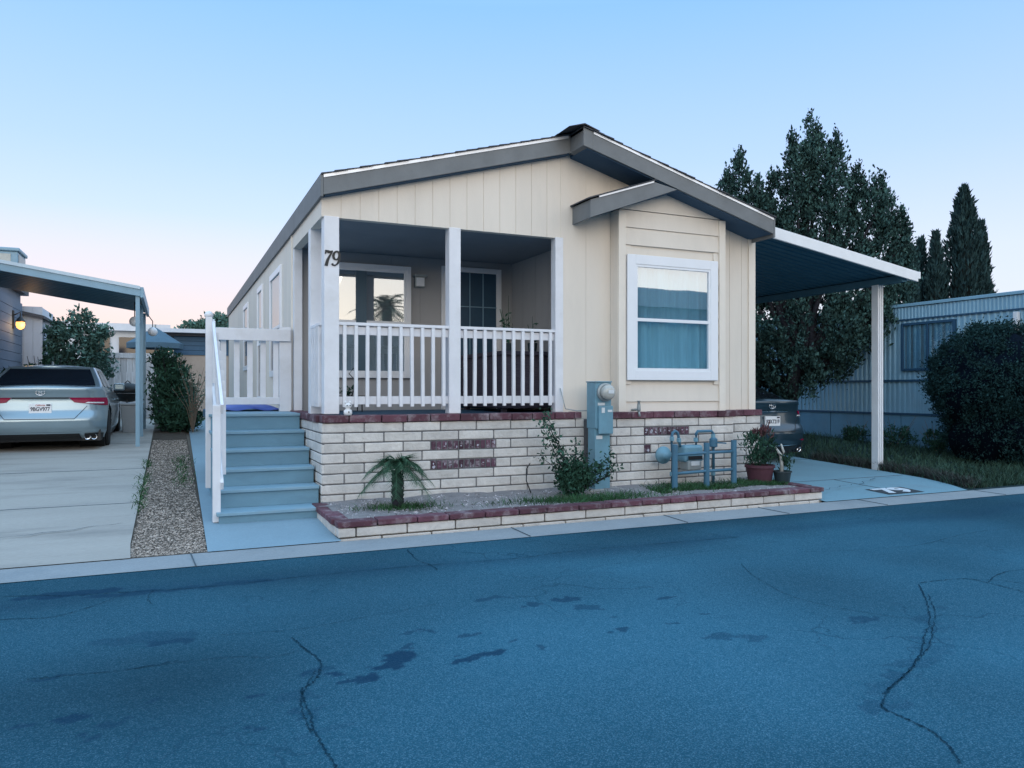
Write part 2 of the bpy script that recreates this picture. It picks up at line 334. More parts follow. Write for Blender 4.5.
def roadmat():
    m = mat('asphalt', (.0175, .077, .116), .93, .34, .6, bump=.0, fine=110, spec=.06)
    nt = m.node_tree; N = nt.nodes; L = nt.links; b = N['Principled BSDF']
    cur = b.inputs['Base Color'].links[0].from_socket
    g = N.new('ShaderNodeNewGeometry')
    vo = N.new('ShaderNodeTexVoronoi'); vo.inputs['Scale'].default_value = 260; L.new(g.outputs['Position'], vo.inputs['Vector'])
    sp = N.new('ShaderNodeSeparateColor'); L.new(vo.outputs['Color'], sp.inputs[0])
    ag = N.new('ShaderNodeMapRange'); ag.inputs['From Min'].default_value = .62; ag.inputs['From Max'].default_value = 1.0; ag.inputs['To Max'].default_value = .38
    L.new(sp.outputs[0], ag.inputs['Value'])
    mx0 = N.new('ShaderNodeMix'); mx0.data_type = 'RGBA'; L.new(ag.outputs[0], mx0.inputs['Factor']); L.new(cur, mx0.inputs['A']); mx0.inputs['B'].default_value = (.16, .30, .40, 1)
    a2 = N.new('ShaderNodeAttribute'); a2.attribute_name = 'worn'
    w = N.new('ShaderNodeMath'); w.operation = 'ADD'; w.inputs[1].default_value = 1.0; L.new(a2.outputs['Fac'], w.inputs[0])
    vs = N.new('ShaderNodeVectorMath'); vs.operation = 'SCALE'; L.new(mx0.outputs['Result'], vs.inputs[0]); L.new(w.outputs[0], vs.inputs['Scale'])
    a1 = N.new('ShaderNodeAttribute'); a1.attribute_name = 'stain'
    mx = N.new('ShaderNodeMix'); mx.data_type = 'RGBA'; L.new(a1.outputs['Fac'], mx.inputs['Factor']); L.new(vs.outputs[0], mx.inputs['A']); mx.inputs['B'].default_value = (.006, .03, .065, 1)
    # faint network of hairline cracks where the surface is worn
    dn = N.new('ShaderNodeTexNoise'); dn.inputs['Scale'].default_value = 3.5; dn.inputs['Detail'].default_value = 5; L.new(g.outputs['Position'], dn.inputs['Vector'])
    dv = N.new('ShaderNodeVectorMath'); dv.operation = 'MULTIPLY_ADD'; dv.inputs[1].default_value = (.5, .5, 0); L.new(dn.outputs['Color'], dv.inputs[0]); L.new(g.outputs['Position'], dv.inputs[2])
    ve = N.new('ShaderNodeTexVoronoi'); ve.feature = 'DISTANCE_TO_EDGE'; ve.inputs['Scale'].default_value = 1.5; L.new(dv.outputs[0], ve.inputs['Vector'])
    vr = N.new('ShaderNodeMapRange'); vr.inputs['From Min'].default_value = .014; vr.inputs['From Max'].default_value = .004; L.new(ve.outputs['Distance'], vr.inputs['Value'])
    mk = N.new('ShaderNodeTexNoise'); mk.inputs['Scale'].default_value = .55; mk.inputs['Detail'].default_value = 3; L.new(g.outputs['Position'], mk.inputs['Vector'])
    mkr = N.new('ShaderNodeMapRange'); mkr.inputs['From Min'].default_value = .48; mkr.inputs['From Max'].default_value = .64; mkr.inputs['To Max'].default_value = .6; L.new(mk.outputs['Fac'], mkr.inputs['Value'])
    mm = N.new('ShaderNodeMath'); mm.operation = 'MULTIPLY'; L.new(vr.outputs[0], mm.inputs[0]); L.new(mkr.outputs[0], mm.inputs[1])
    mxc = N.new('ShaderNodeMix'); mxc.data_type = 'RGBA'; L.new(mm.outputs[0], mxc.inputs['Factor']); L.new(mx.outputs['Result'], mxc.inputs['A']); mxc.inputs['B'].default_value = (.008, .04, .07, 1)
    L.new(mxc.outputs['Result'], b.inputs['Base Color'])
    nb = N.new('ShaderNodeTexVoronoi'); nb.inputs['Scale'].default_value = 80; L.new(g.outputs['Position'], nb.inputs['Vector'])
    bp = N.new('ShaderNodeBump'); bp.inputs['Strength'].default_value = .55; bp.inputs['Distance'].default_value = .008
    L.new(nb.outputs['Distance'], bp.inputs['Height']); L.new(bp.outputs['Normal'], b.inputs['Normal'])
    return m
road.data.materials[0] = roadmat()

def crack(name, pts, w0, seed, z=.004, sub=9, wob=.05):
    rs = random.Random(seed); ps = []
    for i in range(len(pts) - 1):
        a, b = pts[i], pts[i + 1]
        for k in range(sub):
            t = k / sub; ps.append((a[0] + (b[0] - a[0]) * t + rs.uniform(-wob, wob), a[1] + (b[1] - a[1]) * t + rs.uniform(-wob, wob)))
    ps.append(pts[-1]); mb = MB(); vs = []; fs = []
    for i, p in enumerate(ps):
        q = ps[min(i + 1, len(ps) - 1)]; o = ps[max(i - 1, 0)]; dx, dy = q[0] - o[0], q[1] - o[1]; l = math.hypot(dx, dy) + 1e-6
        w = w0 * rs.uniform(.15, 1.25) * (0.25 if i in (0, len(ps) - 1) else 1)
        vs += [(p[0] - dy / l * w, p[1] + dx / l * w, z), (p[0] + dy / l * w, p[1] - dx / l * w, z)]
        if i: fs.append((2 * i - 2, 2 * i - 1, 2 * i + 1, 2 * i))
    return struct(mb.raw(vs, fs).build(name, crackm, fixn=False))
CR = [([(.58, 4.11), (.61, 3.93), (.65, 3.72), (.63, 3.57), (.58, 3.44), (.52, 3.38), (.51, 3.24), (.51, 3.1), (.5, 2.94), (.51, 2.78), (.52, 2.63), (.56, 2.4), (.6, 2.1)], .013),
      ([(.61, 3.58), (.55, 3.42), (.5, 3.28), (.485, 3.11), (.49, 2.94)], .009),
      ([(4.55, 3.51), (4.22, 3.2), (3.91, 2.95), (3.58, 2.73), (3.35, 2.58), (3.09, 2.44), (2.87, 2.35), (2.7, 2.25), (2.65, 2.2), (2.65, 2.09), (2.64, 1.98), (2.57, 1.85), (2.5, 1.77)], .013),
      ([(3.84, 2.88), (3.53, 2.66), (3.21, 2.5), (2.95, 2.38), (2.77, 2.31)], .010), ([(4.4, 3.33), (4.05, 3.02), (3.7, 2.78)], .008),
      ([(-2.6, 5.8), (-.97, 5.66), (-.61, 5.53), (-.3, 5.48), (.18, 5.4), (.96, 5.42), (1.53, 5.41), (2.4, 5.33), (2.86, 5.38), (3.36, 5.37), (4.6, 5.3)], .012),
      ([(-1.8, 5.2), (-.88, 5.1), (-.63, 5.04), (-.44, 5.18), (-.26, 5.43)], .010),
      ([(1.76, 6.0), (1.72, 5.6), (1.76, 5.4), (1.76, 5.23)], .014), ([(-.1, 5.45), (-.13, 5.25), (-.1, 5.1)], .008),
      ([(.24, 4.31), (.62, 4.24), (.93, 4.29), (1.5, 4.4)], .006), ([(-.2, 3.96), (.24, 3.94), (.44, 3.85), (.59, 3.89)], .006),
      ([(-.59, 4.0), (-.4, 3.98), (-.17, 3.95), (.04, 3.99)], .010),
      ([(4.58, 3.54), (4.97, 3.5), (5.02, 3.33), (5.0, 3.1)], .010), ([(5.02, 3.36), (5.42, 3.5), (5.9, 3.5), (7, 3.7)], .010), ([(4.97, 3.5), (5.2, 3.3), (5.3, 3.0)], .008),
      ([(3.9, 4.5), (3.73, 4.18), (3.58, 3.74), (3.58, 3.49), (3.69, 3.21), (3.88, 2.94)], .006),
      ([(4.37, 5.91), (4.38, 5.63), (4.55, 5.3)], .008), ([(4.6, 4.6), (5.6, 4.4), (6.8, 4.6), (8.6, 4.5)], .006), ([(2.3, 4.75), (3.4, 4.9), (4.8, 5.0)], .004)]
def smooth_line(P, k=5):
    out = []
    for i in range(len(P) - 1):
        a, b, c, d = (Vector((*P[min(max(j, 0), len(P) - 1)], 0)) for j in (i - 1, i, i + 1, i + 2))
        for q in range(k):
            t = q / k; v = .5 * ((2 * b) + (c - a) * t + (2 * a - 5 * b + 4 * c - d) * t * t + (3 * b - a - 3 * c + d) * t ** 3); out.append((v.x, v.y))
    return out + [P[-1]]
for i, (p, w) in enumerate(CR): crack('road_crack', smooth_line(p, 6), w * .33, i, sub=3, wob=.006)

# gutter ribbon in slabs, driveways, path
sheet('gutter', conc_rib, -40, 60, 6.05, 6.52, .005, nx=3, ny=3, slope=False)
gj = MB()
for x in (-5.2, -2.6, .17, 2.9, 4.6, 5.9, 7.35, 9.4, 12): gj.bar((x, 6.055, .0105), (x + rnd.uniform(-.05, .05), 6.515, .0105), .008, .004)
struct(gj.build('gutter_joint', jointm))
def slab(name, m, pts, dz):
    """paved sheet between two edge polylines: pts = rows of (y, x_left, x_right)"""
    P = []
    for y, a, b in pts: P.append([(a + (b - a) * k / 6, y, gz(y) + dz) for k in range(7)])
    return struct(MB().grid(P).build(name, m))
slab('driveway', concrete, [(6.51, -3.6, -.28)] + [(y, -3.6, -.30 - .002 * (y - 6.5)) for y in np.arange(7, 22.1, .5)], .012)
dj = MB()
for y in (8.9, 11.6, 15.0): dj.bar((-3.6, y, gz(y) + .015), (-.3, y + .05, gz(y) + .015), .014, .004)
dj.bar((-1.9, 6.6, .019), (-1.9, 11, gz(11) + .015), .010, .004)
struct(dj.build('driveway_joint', jointm))
crack('driveway_crack', [(-3.1, 7.4), (-2.2, 7.7), (-1.3, 7.5), (-.4, 7.9)], .006, 77, z=.07, wob=.03)
slab('walkway', conc_walk, [(6.51, .27, 1.33)] + [(y, .27 + .008 * (y - 6.5), 1.37) for y in np.arange(7, 21, .5)], .012)
slab('gravel_bed', gravbase, [(y, -.30, .29) for y in np.arange(6.51, 21, .5)], .004)
slab('driveway', conc_dr, [(6.51, 6.9, 9.35)] + [(y, 6.95, 9.8 + .0 * y - max(0, 7.6 - y) * .3) for y in np.arange(7, 22, .5)], .012)
dj = MB(); dj.bar((7.1, 7.75, gz(7.75) + .014), (9.7, 7.75, gz(7.75) + .014), .012, .004); dj.bar((8.35, 6.6, .018), (8.35, 7.75, gz(7.75) + .014), .012, .004)
dj.bar((7.1, 9.6, gz(9.6) + .014), (9.75, 9.6, gz(9.6) + .014), .012, .004); struct(dj.build('driveway_joint', jointm))
crack('driveway_crack', [(7.15, 6.85), (7.7, 7.1), (8.2, 7.2), (9.0, 7.6), (9.6, 7.5)], .006, 91, z=.075, wob=.03)
slab('lawn', turfm, [(6.51, 9.36, 16)] + [(y, 9.8 - max(0, 7.6 - y) * .3, 16) for y in np.arange(7, 24, .5)], .006)

# pebbles on the strip (too many to count)
def pebbles(n, fx, fy, fz, s0, s1, seed):
    rs = np.random.RandomState(seed); base = np.array([(1, 0, 0), (0, 1, 0), (-1, 0, 0), (0, -1, 0), (0, 0, .7), (0, 0, -.7)], float)
    mb = MB(); V = []; F = []
    for i in range(n):
        x, y = fx(rs), fy(rs); s = s0 + (s1 - s0) * rs.rand() ** 2; t = rs.rand() * 6.28; c, q = math.cos(t), math.sin(t)
        k = base * (s * np.array((1, .75, .7))) * (1 + .3 * rs.normal(size=(6, 1)))
        V.append(np.stack([k[:, 0] * c - k[:, 1] * q + x, k[:, 0] * q + k[:, 1] * c + y, k[:, 2] + fz(x, y) + s * .2], 1))
        o = i * 6
        F += [(o, o + 1, o + 4), (o + 1, o + 2, o + 4), (o + 2, o + 3, o + 4), (o + 3, o, o + 4), (o + 1, o, o + 5), (o + 2, o + 1, o + 5), (o + 3, o + 2, o + 5), (o, o + 3, o + 5)]
    return mb.raw(np.concatenate(V), F)
o = pebbles(26000, lambda r: r.uniform(-.29, .27), lambda r: 6.56 + 9 * r.rand() ** 1.45, lambda x, y: gz(y) + .002, .005, .0135, 5).build('gravel', stonem, fixn=False)
tag(o, 'grey and tan pebbles filling the strip between driveway and walkway', kind='stuff')

def tuft_points(n, f, seed): rs = np.random.RandomState(seed); return [f(rs) for _ in range(n)]
def blades(pts, h0, h1, w, seed, lean=.5):
    rs = np.random.RandomState(seed); P = np.array(pts); n = len(P)
    h = h0 + (h1 - h0) * rs.rand(n) ** 1.5; a = rs.rand(n) * 6.28; t = np.stack([np.cos(a), np.sin(a), 0 * a], 1)
    ld = rs.normal(size=(n, 3)) * lean; ld[:, 2] = 0
    m = P + ld * h[:, None] * .4; m[:, 2] += h * .6; e = P + ld * h[:, None]; e[:, 2] += h * .95
    V = np.stack([P - t * w, P + t * w, m + t * w * .7, m - t * w * .7, e], 1).reshape(-1, 3)
    F = []
    for i in range(n): o = i * 5; F += [(o, o + 1, o + 2, o + 3), (o + 3, o + 2, o + 4)]
    return V, F
def lawn_pt(r):
    y = 6.6 + 14 * r.rand() ** 1.7; x0 = 9.82 - max(0, 7.6 - y) * .3
    x = x0 + (13.9 - x0) * r.rand() + (0 if r.rand() > .25 else -r.rand() * .08); return (x, y, gz(y))
V, F = blades(tuft_points(26000, lawn_pt, 3), .03, .17, .006, 4)
tag(MB().raw(V, F).build('lawn_grass', grassm, fixn=False), 'dark uncut grass between right driveway and blue trailer', kind='stuff')
V, F = blades(tuft_points(3500, lambda r: (lambda y: (9.84 - max(0, 7.6 - y) * .3 + abs(r.normal()) * .12, y, gz(y)))(6.6 + 3 * r.rand()), 8), .05, .19, .006, 5)
tag(MB().raw(V, F).build('dry_grass', leafmat('dry_grass_blade', (.05, .058, .055), .3), fixn=False), 'straw coloured dry grass along the driveway edge', kind='stuff')
def strip_weeds(r):
    k = r.rand()
    if k < .55: y = r.choice([8.9, 9.6, 10.6, 12]) + r.normal() * .3; x = -.30 + r.normal() * .035
    else: y = r.choice([10.5, 11.6, 12.4]) + r.normal() * .3; x = .15 + r.normal() * .07
    return (x, y, gz(y))
V, F = blades(tuft_points(800, strip_weeds, 13), .02, .075, .005, 14, .9)
tag(MB().raw(V, F).build('weeds', grassg, fixn=False), 'low green weeds along both edges of the pebble strip', kind='stuff')

# ------------------------------------------------------------------ the mobile home
XL, XR, YF, YB, XM = 1.42, 7.12, 7.95, 21.7, 4.27
ZT = lambda x: 4.30 - .276 * abs(x - XM)          # roof top surface
home = thing('mobile_home', (4.27, 7.95, 0), 'cream mobile home with front porch, low gabled roof and bay window behind block wall', 'house')
def vboards(x0, x1, zb, zt, y, w=.2, gap=.006, depth=.02, phase=0):
    """vertical grooved siding facing -y: boards proud of a backing slab; zt is a function of x"""
    mb = MB()
    mb.prism([(x0, zb(x0)), (x1, zb(x1))] + [(x, zt(x)) for x in ((x1, XM, x0) if x0 < XM < x1 else (x1, x0))], 'y', y + .006, y + .09)
    x = x0 + phase
    edges = [x0]
    while x < x1 - .03:
        if x > x0 + .03: edges.append(x)
        x += w
    edges.append(x1)
    for a, b in zip(edges[:-1], edges[1:]):
        a2, b2 = a + gap / 2, b - gap / 2; xs = [b2, a2] if not (a2 < XM < b2) else [b2, XM, a2]
        mb.prism([(a2, zb(a2)), (b2, zb(b2))] + [(q, zt(q) - .004) for q in xs], 'y', y, y + .007)
    return mb
def sboards(y0, y1, zb, zt, x, w=.2, gap=.007, sgn=-1):
    mb = MB(); mb.box(*sorted((x - sgn * .006, x - sgn * .09)), y0, y1, zb, zt); y = y0
    while y < y1 - .01:
        b = min(y + w, y1); mb.box(*sorted((x, x - sgn * .007)), y + gap / 2, b - gap / 2, zb, zt - .004); y += w
    return mb
wt = lambda x: ZT(x) - .13
vboards(XL, 4.20, lambda x: 3.09, wt, YF, .2).build('gable_siding', siding, home)
vboards(4.885, 6.46, lambda x: 3.2, wt, YF, .4, .003).build('front_siding', siding, home)
vboards(4.205, 4.885, lambda x: .9, wt, YF, .34, .003).build('front_siding', siding, home)
vboards(6.46, XR, lambda x: .9, wt, YF, .2, phase=.05).build('front_siding', siding, home)
tr = MB(); tr.box(XR - .10, XR + .012, YF - .02, YF + .1, .95, 3.36); tr.build('corner_trim', trimc, home, bevel=.004)
tr = MB(); tr.box(4.198, 4.206, YF - .004, YF + .02, .95, 4.1); tr.build('seam_strip', trimc, home)
# side walls
sw = sboards(10.02, YB, .35, 3.30, XL, .4)
sw.build('side_wall', siding, home)
tr = MB(); tr.box(XL - .014, XL + .10, 10.0, 10.06, .4, 3.28); tr.build('corner_trim', trimc, home, bevel=.003)
MB().box(XL, XL + .1, YF + .09, 10.0, 3.09, 3.32).build('porch_header', siding, home)
sboards(YF + .1, YB, .35, 3.30, XR, .4, sgn=1).build('side_wall', siding, home)
MB().prism([(XL, .4), (XR, .4), (XR, wt(XR)), (XM, wt(XM)), (XL, wt(XL))], 'y', YB - .1, YB).build('back_wall', siding, home)
# porch shell
MB().box(XL + .02, 4.52, YF + .1, 10.06, .94, 1.03).build('porch_floor', deckp, home)
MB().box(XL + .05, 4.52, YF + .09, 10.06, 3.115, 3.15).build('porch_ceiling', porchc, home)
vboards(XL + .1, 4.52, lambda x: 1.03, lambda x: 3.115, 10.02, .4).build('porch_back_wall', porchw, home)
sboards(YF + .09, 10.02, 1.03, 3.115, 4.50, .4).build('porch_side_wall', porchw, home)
# posts
def post(x0, x1, y0, y1, z0=1.03, z1=3.10):
    m = MB(); m.box(x0, x1, y0, y1, z0, z1); return m.build('porch_post', white, home, bevel=.006)
pc = post(1.445, 1.60, YF - .012, YF + .15, 1.05)
post(2.81, 2.945, YF - .008, YF + .13, 1.04); post(4.13, 4.235, YF - .008, YF + .11, 1.04)
post(1.418, 1.55, 8.62, 8.76)
post(1.425, 1.53, 9.90, 10.0)
def ribbon(mb, pts, ws, place, d=.008):
    """flat stroke of varying width along pts, extruded by d"""
    n = len(pts); L_, R_ = [], []
    for k in range(n):
        a = Vector(pts[max(k - 1, 0)]); b = Vector(pts[min(k + 1, n - 1)]); t = (b - a).normalized(); nn = Vector((-t.y, t.x)) * ws[k] / 2; p = Vector(pts[k]); L_.append(p + nn); R_.append(p - nn)
    vs = []; fs = []
    for k in range(n): vs += [place(L_[k].x, L_[k].y, d), place(R_[k].x, R_[k].y, d), place(L_[k].x, L_[k].y, 0), place(R_[k].x, R_[k].y, 0)]
    for k in range(n - 1): o = 4 * k; fs += [(o, o + 1, o + 5, o + 4), (o, o + 4, o + 6, o + 2), (o + 1, o + 3, o + 7, o + 5), (o + 2, o + 6, o + 7, o + 3)]
    o = 4 * (n - 1); fs += [(0, 2, 3, 1), (o, o + 1, o + 3, o + 2)]
    return mb.raw(vs, fs)
def digit_place(cx): return lambda u, v, w: (cx + u + .12 * v, YF - .013 - w, 2.66 + v)
m = MB(); pl_ = digit_place(1.487)
ribbon(m, [(-.036, .045), (-.034, .075), (-.01, .068), (.015, .066), (.036, .078)], [.012, .026, .030, .026, .014], pl_)
ribbon(m, [(.034, .074), (.012, .03), (-.006, -.02), (-.014, -.078)], [.012, .020, .030, .034], pl_, .0075)
pl_ = digit_place(1.566)
ring = [(.031 * math.cos(t), .034 + .043 * math.sin(t)) for t in np.linspace(0, 2 * math.pi, 19)]
ribbon(m, ring, [.014 + .012 * abs(math.cos(t)) for t in np.linspace(0, 2 * math.pi, 19)], pl_)
ribbon(m, [(.033, .04), (.036, .0), (.024, -.045), (.0, -.068), (-.026, -.066), (-.034, -.050)], [.022, .024, .020, .014, .018, .024], pl_, .0072)
m.build('house_number', blackm, pc, fixn=True)
# porch railings
def railing(p, q, name='porch_railing', n=10, zt=2.01, zb=1.13, parent=home, ends=.02):
    p = Vector(p); q = Vector(q); d = (q - p).normalized(); nrm = Vector((d.y, -d.x, 0))
    rl = MB(); rl.bar(p + Vector((0, 0, zt - .016)), q + Vector((0, 0, zt - .016)), .10, .032); ro = rl.build(name, white, parent, bevel=.004)
    MB().bar(p + Vector((0, 0, zt - .085)), q + Vector((0, 0, zt - .085)), .034, .085).build('upper_rail', white, ro, bevel=.003)
    MB().bar(p + Vector((0, 0, zb + .06)), q + Vector((0, 0, zb + .06)), .034, .085).build('lower_rail', white, ro, bevel=.003)
    Ln = (q - p).length
    for i in range(n):
        c = p + d * (Ln * (i + .5) / n) + nrm * .036; jx = rnd.uniform(-.006, .006)
        MB().bar(c + d * jx + Vector((0, 0, zb - .01)), c + Vector((0, 0, zt - .034)), .036, .036).build('baluster', white, ro, bevel=.003)
    return ro
railing((1.60, YF + .05, 0), (2.81, YF + .05, 0), n=10)
railing((2.945, YF + .05, 0), (4.13, YF + .05, 0), n=10)
railing((1.47, 8.62, 0), (1.47, YF + .15, 0), n=5)
# windows
def window(x0, x1, y, z0, z1, par=home, fw=.11, mid=.5, cur=None, mull=None, sash=whitev, blind=0):
    """double-hung window facing -y; outer trim x0..x1, z0..z1"""
    f = MB(); d = .028
    f.box(x0, x0 + fw, y - d, y, z0, z1); f.box(x1 - fw, x1, y - d, y, z0, z1); f.box(x0 + fw, x1 - fw, y - d, y, z1 - fw, z1); f.box(x0 + fw, x1 - fw, y - d, y, z0, z0 + fw)
    fo = f.build('window', whitev, par, bevel=.004)
    a, b, c, e = x0 + fw, x1 - fw, z0 + fw, z1 - fw; s = .03; zm = c + (e - c) * mid
    g = MB(); g.box(a, a + s, y - .022, y + .02, c, e); g.box(b - s, b, y - .022, y + .02, c, e); g.box(a + s, b - s, y - .022, y + .02, c, c + s); g.box(a + s, b - s, y - .022, y + .02, e - s, e)
    g.box(a + s, b - s, y - .018, y + .02, zm - .02, zm + .02)
    if mull: MB().box(mull - .07, mull + .07, y - .02, y + .02, c + s, e - s).build('mullion', mat('dark_mullion', (.05, .10, .14), .5, .05, 5), fo)
    g.build('sash', sash, fo, bevel=.003)
    MB().grid([[(a + s, y - .006, zm + .02), (b - s, y - .006, zm + .02)], [(a + s, y - .006, e - s), (b - s, y - .006, e - s)]]).build('pane', pane_up, fo)
    MB().grid([[(a + s, y - .002, c + s), (b - s, y - .002, c + s)], [(a + s, y - .002, zm - .02), (b - s, y - .002, zm - .02)]]).build('pane', pane_lo, fo)
    if cur is not None:
        xs = np.linspace(a, b, 90); P = []
        for k, z in enumerate(np.linspace(c, e, 12)):
            P.append([(x, y + .075 + .030 * math.sin(30 * x + 3 * math.sin(5 * x) + .25 * z) + .008 * math.sin(75 * x + z), z) for x in xs])
        MB().grid(P).build('curtain', cur, fo, smooth=True)
    return fo
# the bay
bay = MB()
for q in ((4.885, 5.06, .93, 3.05), (6.30, 6.46, .93, 3.05), (5.06, 6.30, .93, 1.50), (5.06, 6.30, 2.86, 3.05)): bay.box(q[0], q[1], YF - .17, YF - .0, q[2], q[3])
bay.prism([(4.885, 3.05), (6.46, 3.05), (6.46, 3.46), (4.885, 3.46)], 'y', YF - .17, YF)
bay.prism([(4.89, 3.475), (6.44, 3.475), (6.44, ZT(6.44) - .2), (5.56, ZT(5.56) - .2), (5.3, 3.68), (4.89, 3.50)], 'y', YF - .185, YF)
zl = .95
while zl < 3.4:
    zu = zl + .21
    def xr(z): return min(6.44, XM + (4.30 - .20 - z) / .276)
    def xl(z): return 4.90 if z < 3.50 else 4.90 + (z - 3.50) / .45
    x0, x1 = max(xl(zl), xl(zu)), min(xr(zu), xr(zl))
    if x1 - x0 > .1:
        vs = [(x0, YF - .195, zl), (x1, YF - .195, zl), (x1, YF - .172, zl), (x0, YF - .172, zl), (x0, YF - .18, zu - .004), (x1, YF - .18, zu - .004), (x1, YF - .172, zu - .004), (x0, YF - .172, zu - .004)]
        hole = zu > 1.5 and zl < 2.86
        for a_, b_ in (((x0, 5.06), (6.30, x1)) if hole else ((x0, x1),)):
            vs = [(a_, YF - .195, zl), (b_, YF - .195, zl), (b_, YF - .172, zl), (a_, YF - .172, zl), (a_, YF - .18, zu - .004), (b_, YF - .18, zu - .004), (b_, YF - .172, zu - .004), (a_, YF - .172, zu - .004)]
            bay.raw(vs, [(0, 3, 2, 1), (4, 5, 6, 7), (0, 1, 5, 4), (1, 2, 6, 5), (2, 3, 7, 6), (3, 0, 4, 7)])
    zl += .21
bay = bay.build('bay', siding, home)
for a, b in ((4.875, 4.975), (6.375, 6.472)):
    MB().box(a, b, YF - .21, YF - .165, .95, min(ZT(b) - .22, 3.46) if b > 6 else 3.44).build('corner_trim', trimc, bay, bevel=.004)
w = window(4.985, 6.335, YF - .205, 1.42, 2.93, bay, .115, .48, teal)
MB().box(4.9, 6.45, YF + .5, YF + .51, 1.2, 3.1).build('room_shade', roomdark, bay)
# porch window and door
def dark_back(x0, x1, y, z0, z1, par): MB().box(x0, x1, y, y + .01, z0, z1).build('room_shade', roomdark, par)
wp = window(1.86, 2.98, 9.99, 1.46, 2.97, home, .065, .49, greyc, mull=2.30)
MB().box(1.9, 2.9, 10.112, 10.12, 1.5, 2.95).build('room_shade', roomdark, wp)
dr = MB(); fw = .075
dx0, dx1 = 3.42, 4.32
dr.box(dx0, dx0 + fw, 9.975, 10.01, 1.03, 3.02); dr.box(dx1 - fw, dx1, 9.975, 10.01, 1.03, 3.02); dr.box(dx0 + fw, dx1 - fw, 9.975, 10.01, 2.95, 3.02)
dr = dr.build('front_door', whitev, home, bevel=.004)
MB().box(dx0 + fw, dx1 - fw, 10.0, 10.015, 1.05, 2.95).build('door_glass', mat('door_screen', (.03, .075, .125), .3, .15, 6), dr)
gb = MB()
for x in (3.42 + .22, 3.42 + .42, 3.42 + .62): gb.box(x - .006, x + .006, 9.982, 9.995, 1.1, 2.95)
for z in (2.47, 1.6): gb.box(dx0 + fw, dx1 - fw, 9.978, 9.990, z - .006, z + .006)
gb.build('security_grille', alum_beige, dr)
pl = MB(); pl.box(3.03, 3.17, 9.94, 10.02, 2.70, 2.86); pl.box(3.01, 3.19, 9.9, 10.02, 2.84, 2.87); pl = pl.build('porch_light', galv, home, bevel=.006)
MB().box(3.045, 3.155, 9.925, 10.0, 2.715, 2.825).build('lamp_glass', globem, pl)
# side windows facing -x
def swindow(y0, y1, z0, z1, mid=.55, door=False):
    f = MB(); fw = .09; x = XL; d = .03
    f.box(x - d, x, y0, y0 + fw, z0, z1); f.box(x - d, x, y1 - fw, y1, z0, z1); f.box(x - d, x, y0 + fw, y1 - fw, z1 - fw, z1); f.box(x - d, x, y0 + fw, y1 - fw, z0, z0 + fw)
    fo = f.build('window', whitev, home, bevel=.004); a, b, c, e = y0 + fw, y1 - fw, z0 + fw, z1 - fw; zm = c + (e - c) * (1 - mid)
    g = MB(); g.box(x - .02, x, a, b, zm - .02, zm + .02); g.build('sash', whitev, fo)
    MB().grid([[(x - .012, a, zm + .02), (x - .012, b, zm + .02)], [(x - .012, a, e), (x - .012, b, e)]]).build('pane', pane_up, fo)
    MB().grid([[(x - .009, a, c), (x - .009, b, c)], [(x - .009, a, zm - .02), (x - .009, b, zm - .02)]]).build('pane', carglass, fo)
    return fo
swindow(10.95, 12.25, 1.5, 3.05); swindow(13.3, 14.1, 1.1, 3.08, .5); swindow(15.9, 16.9, 1.7, 3.05)
# roof
RL, RR = 1.42, 7.06
rt = MB()
def slab_roof(x0, x1, y0, y1, dz0, dz1, mb):
    mb.raw([(x0, y0, ZT(x0) + dz0), (x1, y0, ZT(x1) + dz0), (x1, y1, ZT(x1) + dz0), (x0, y1, ZT(x0) + dz0), (x0, y0, ZT(x0) + dz1), (x1, y0, ZT(x1) + dz1), (x1, y1, ZT(x1) + dz1), (x0, y1, ZT(x0) + dz1)],
           [(0, 3, 2, 1), (4, 5, 6, 7), (0, 1, 5, 4), (1, 2, 6, 5), (2, 3, 7, 6), (3, 0, 4, 7)])
FL, FR = 7.83, 7.52                               # front faces of the left and right fascias
slab_roof(RL, XM, FL + .01, YB + .1, -.055, -.02, rt); slab_roof(XM, RR, FR + .01, YB + .1, -.055, -.02, rt)
roof = rt.build('roof', roofgrey, home)
sh = MB()
for k in range(22):                               # shingle courses, each lapping the one below
    for sd in (0, 1):
        X0 = RL - .025 if sd == 0 else RR + .02; f0 = FL - .025 if sd == 0 else FR - .025
        a = X0 + (XM - X0) * k / 22; b = X0 + (XM - X0) * (k + 1.06) / 22
        j = rnd.uniform(-.012, .012)
        za, zb = ZT(a), ZT(min(max(b, XL - 1), XR + 1))
        v = [(a, f0 + j, za - .018), (b, f0 + j, zb - .018), (b, YB + .1, zb - .018), (a, YB + .1, za - .018), (a, f0 + j, za - .002), (b, f0 + j, zb - .010), (b, YB + .1, zb - .010), (a, YB + .1, za - .002)]
        sh.raw(v, [(0, 3, 2, 1), (4, 5, 6, 7), (0, 1, 5, 4), (1, 2, 6, 5), (2, 3, 7, 6), (3, 0, 4, 7)])
sh.build('shingles', shingle, roof)
rc = MB(); y = FR - .03
while y < YB:
    rc.raw([(XM - .2, y, ZT(XM - .2) + .006), (XM, y, ZT(XM) + .002), (XM + .2, y, ZT(XM + .2) + .0), (XM - .2, y + .3, ZT(XM - .2) + .006), (XM, y + .3, ZT(XM) + .012), (XM + .2, y + .3, ZT(XM + .2) + .006),
            (XM - .2, y, ZT(XM - .2) + .010), (XM, y, ZT(XM) + .016), (XM + .2, y, ZT(XM + .2) + .010)], [(0, 1, 7, 6), (1, 2, 8, 7), (6, 7, 4, 3), (7, 8, 5, 4)]); y += .28
rc.build('ridge_cap', shingle, roof)
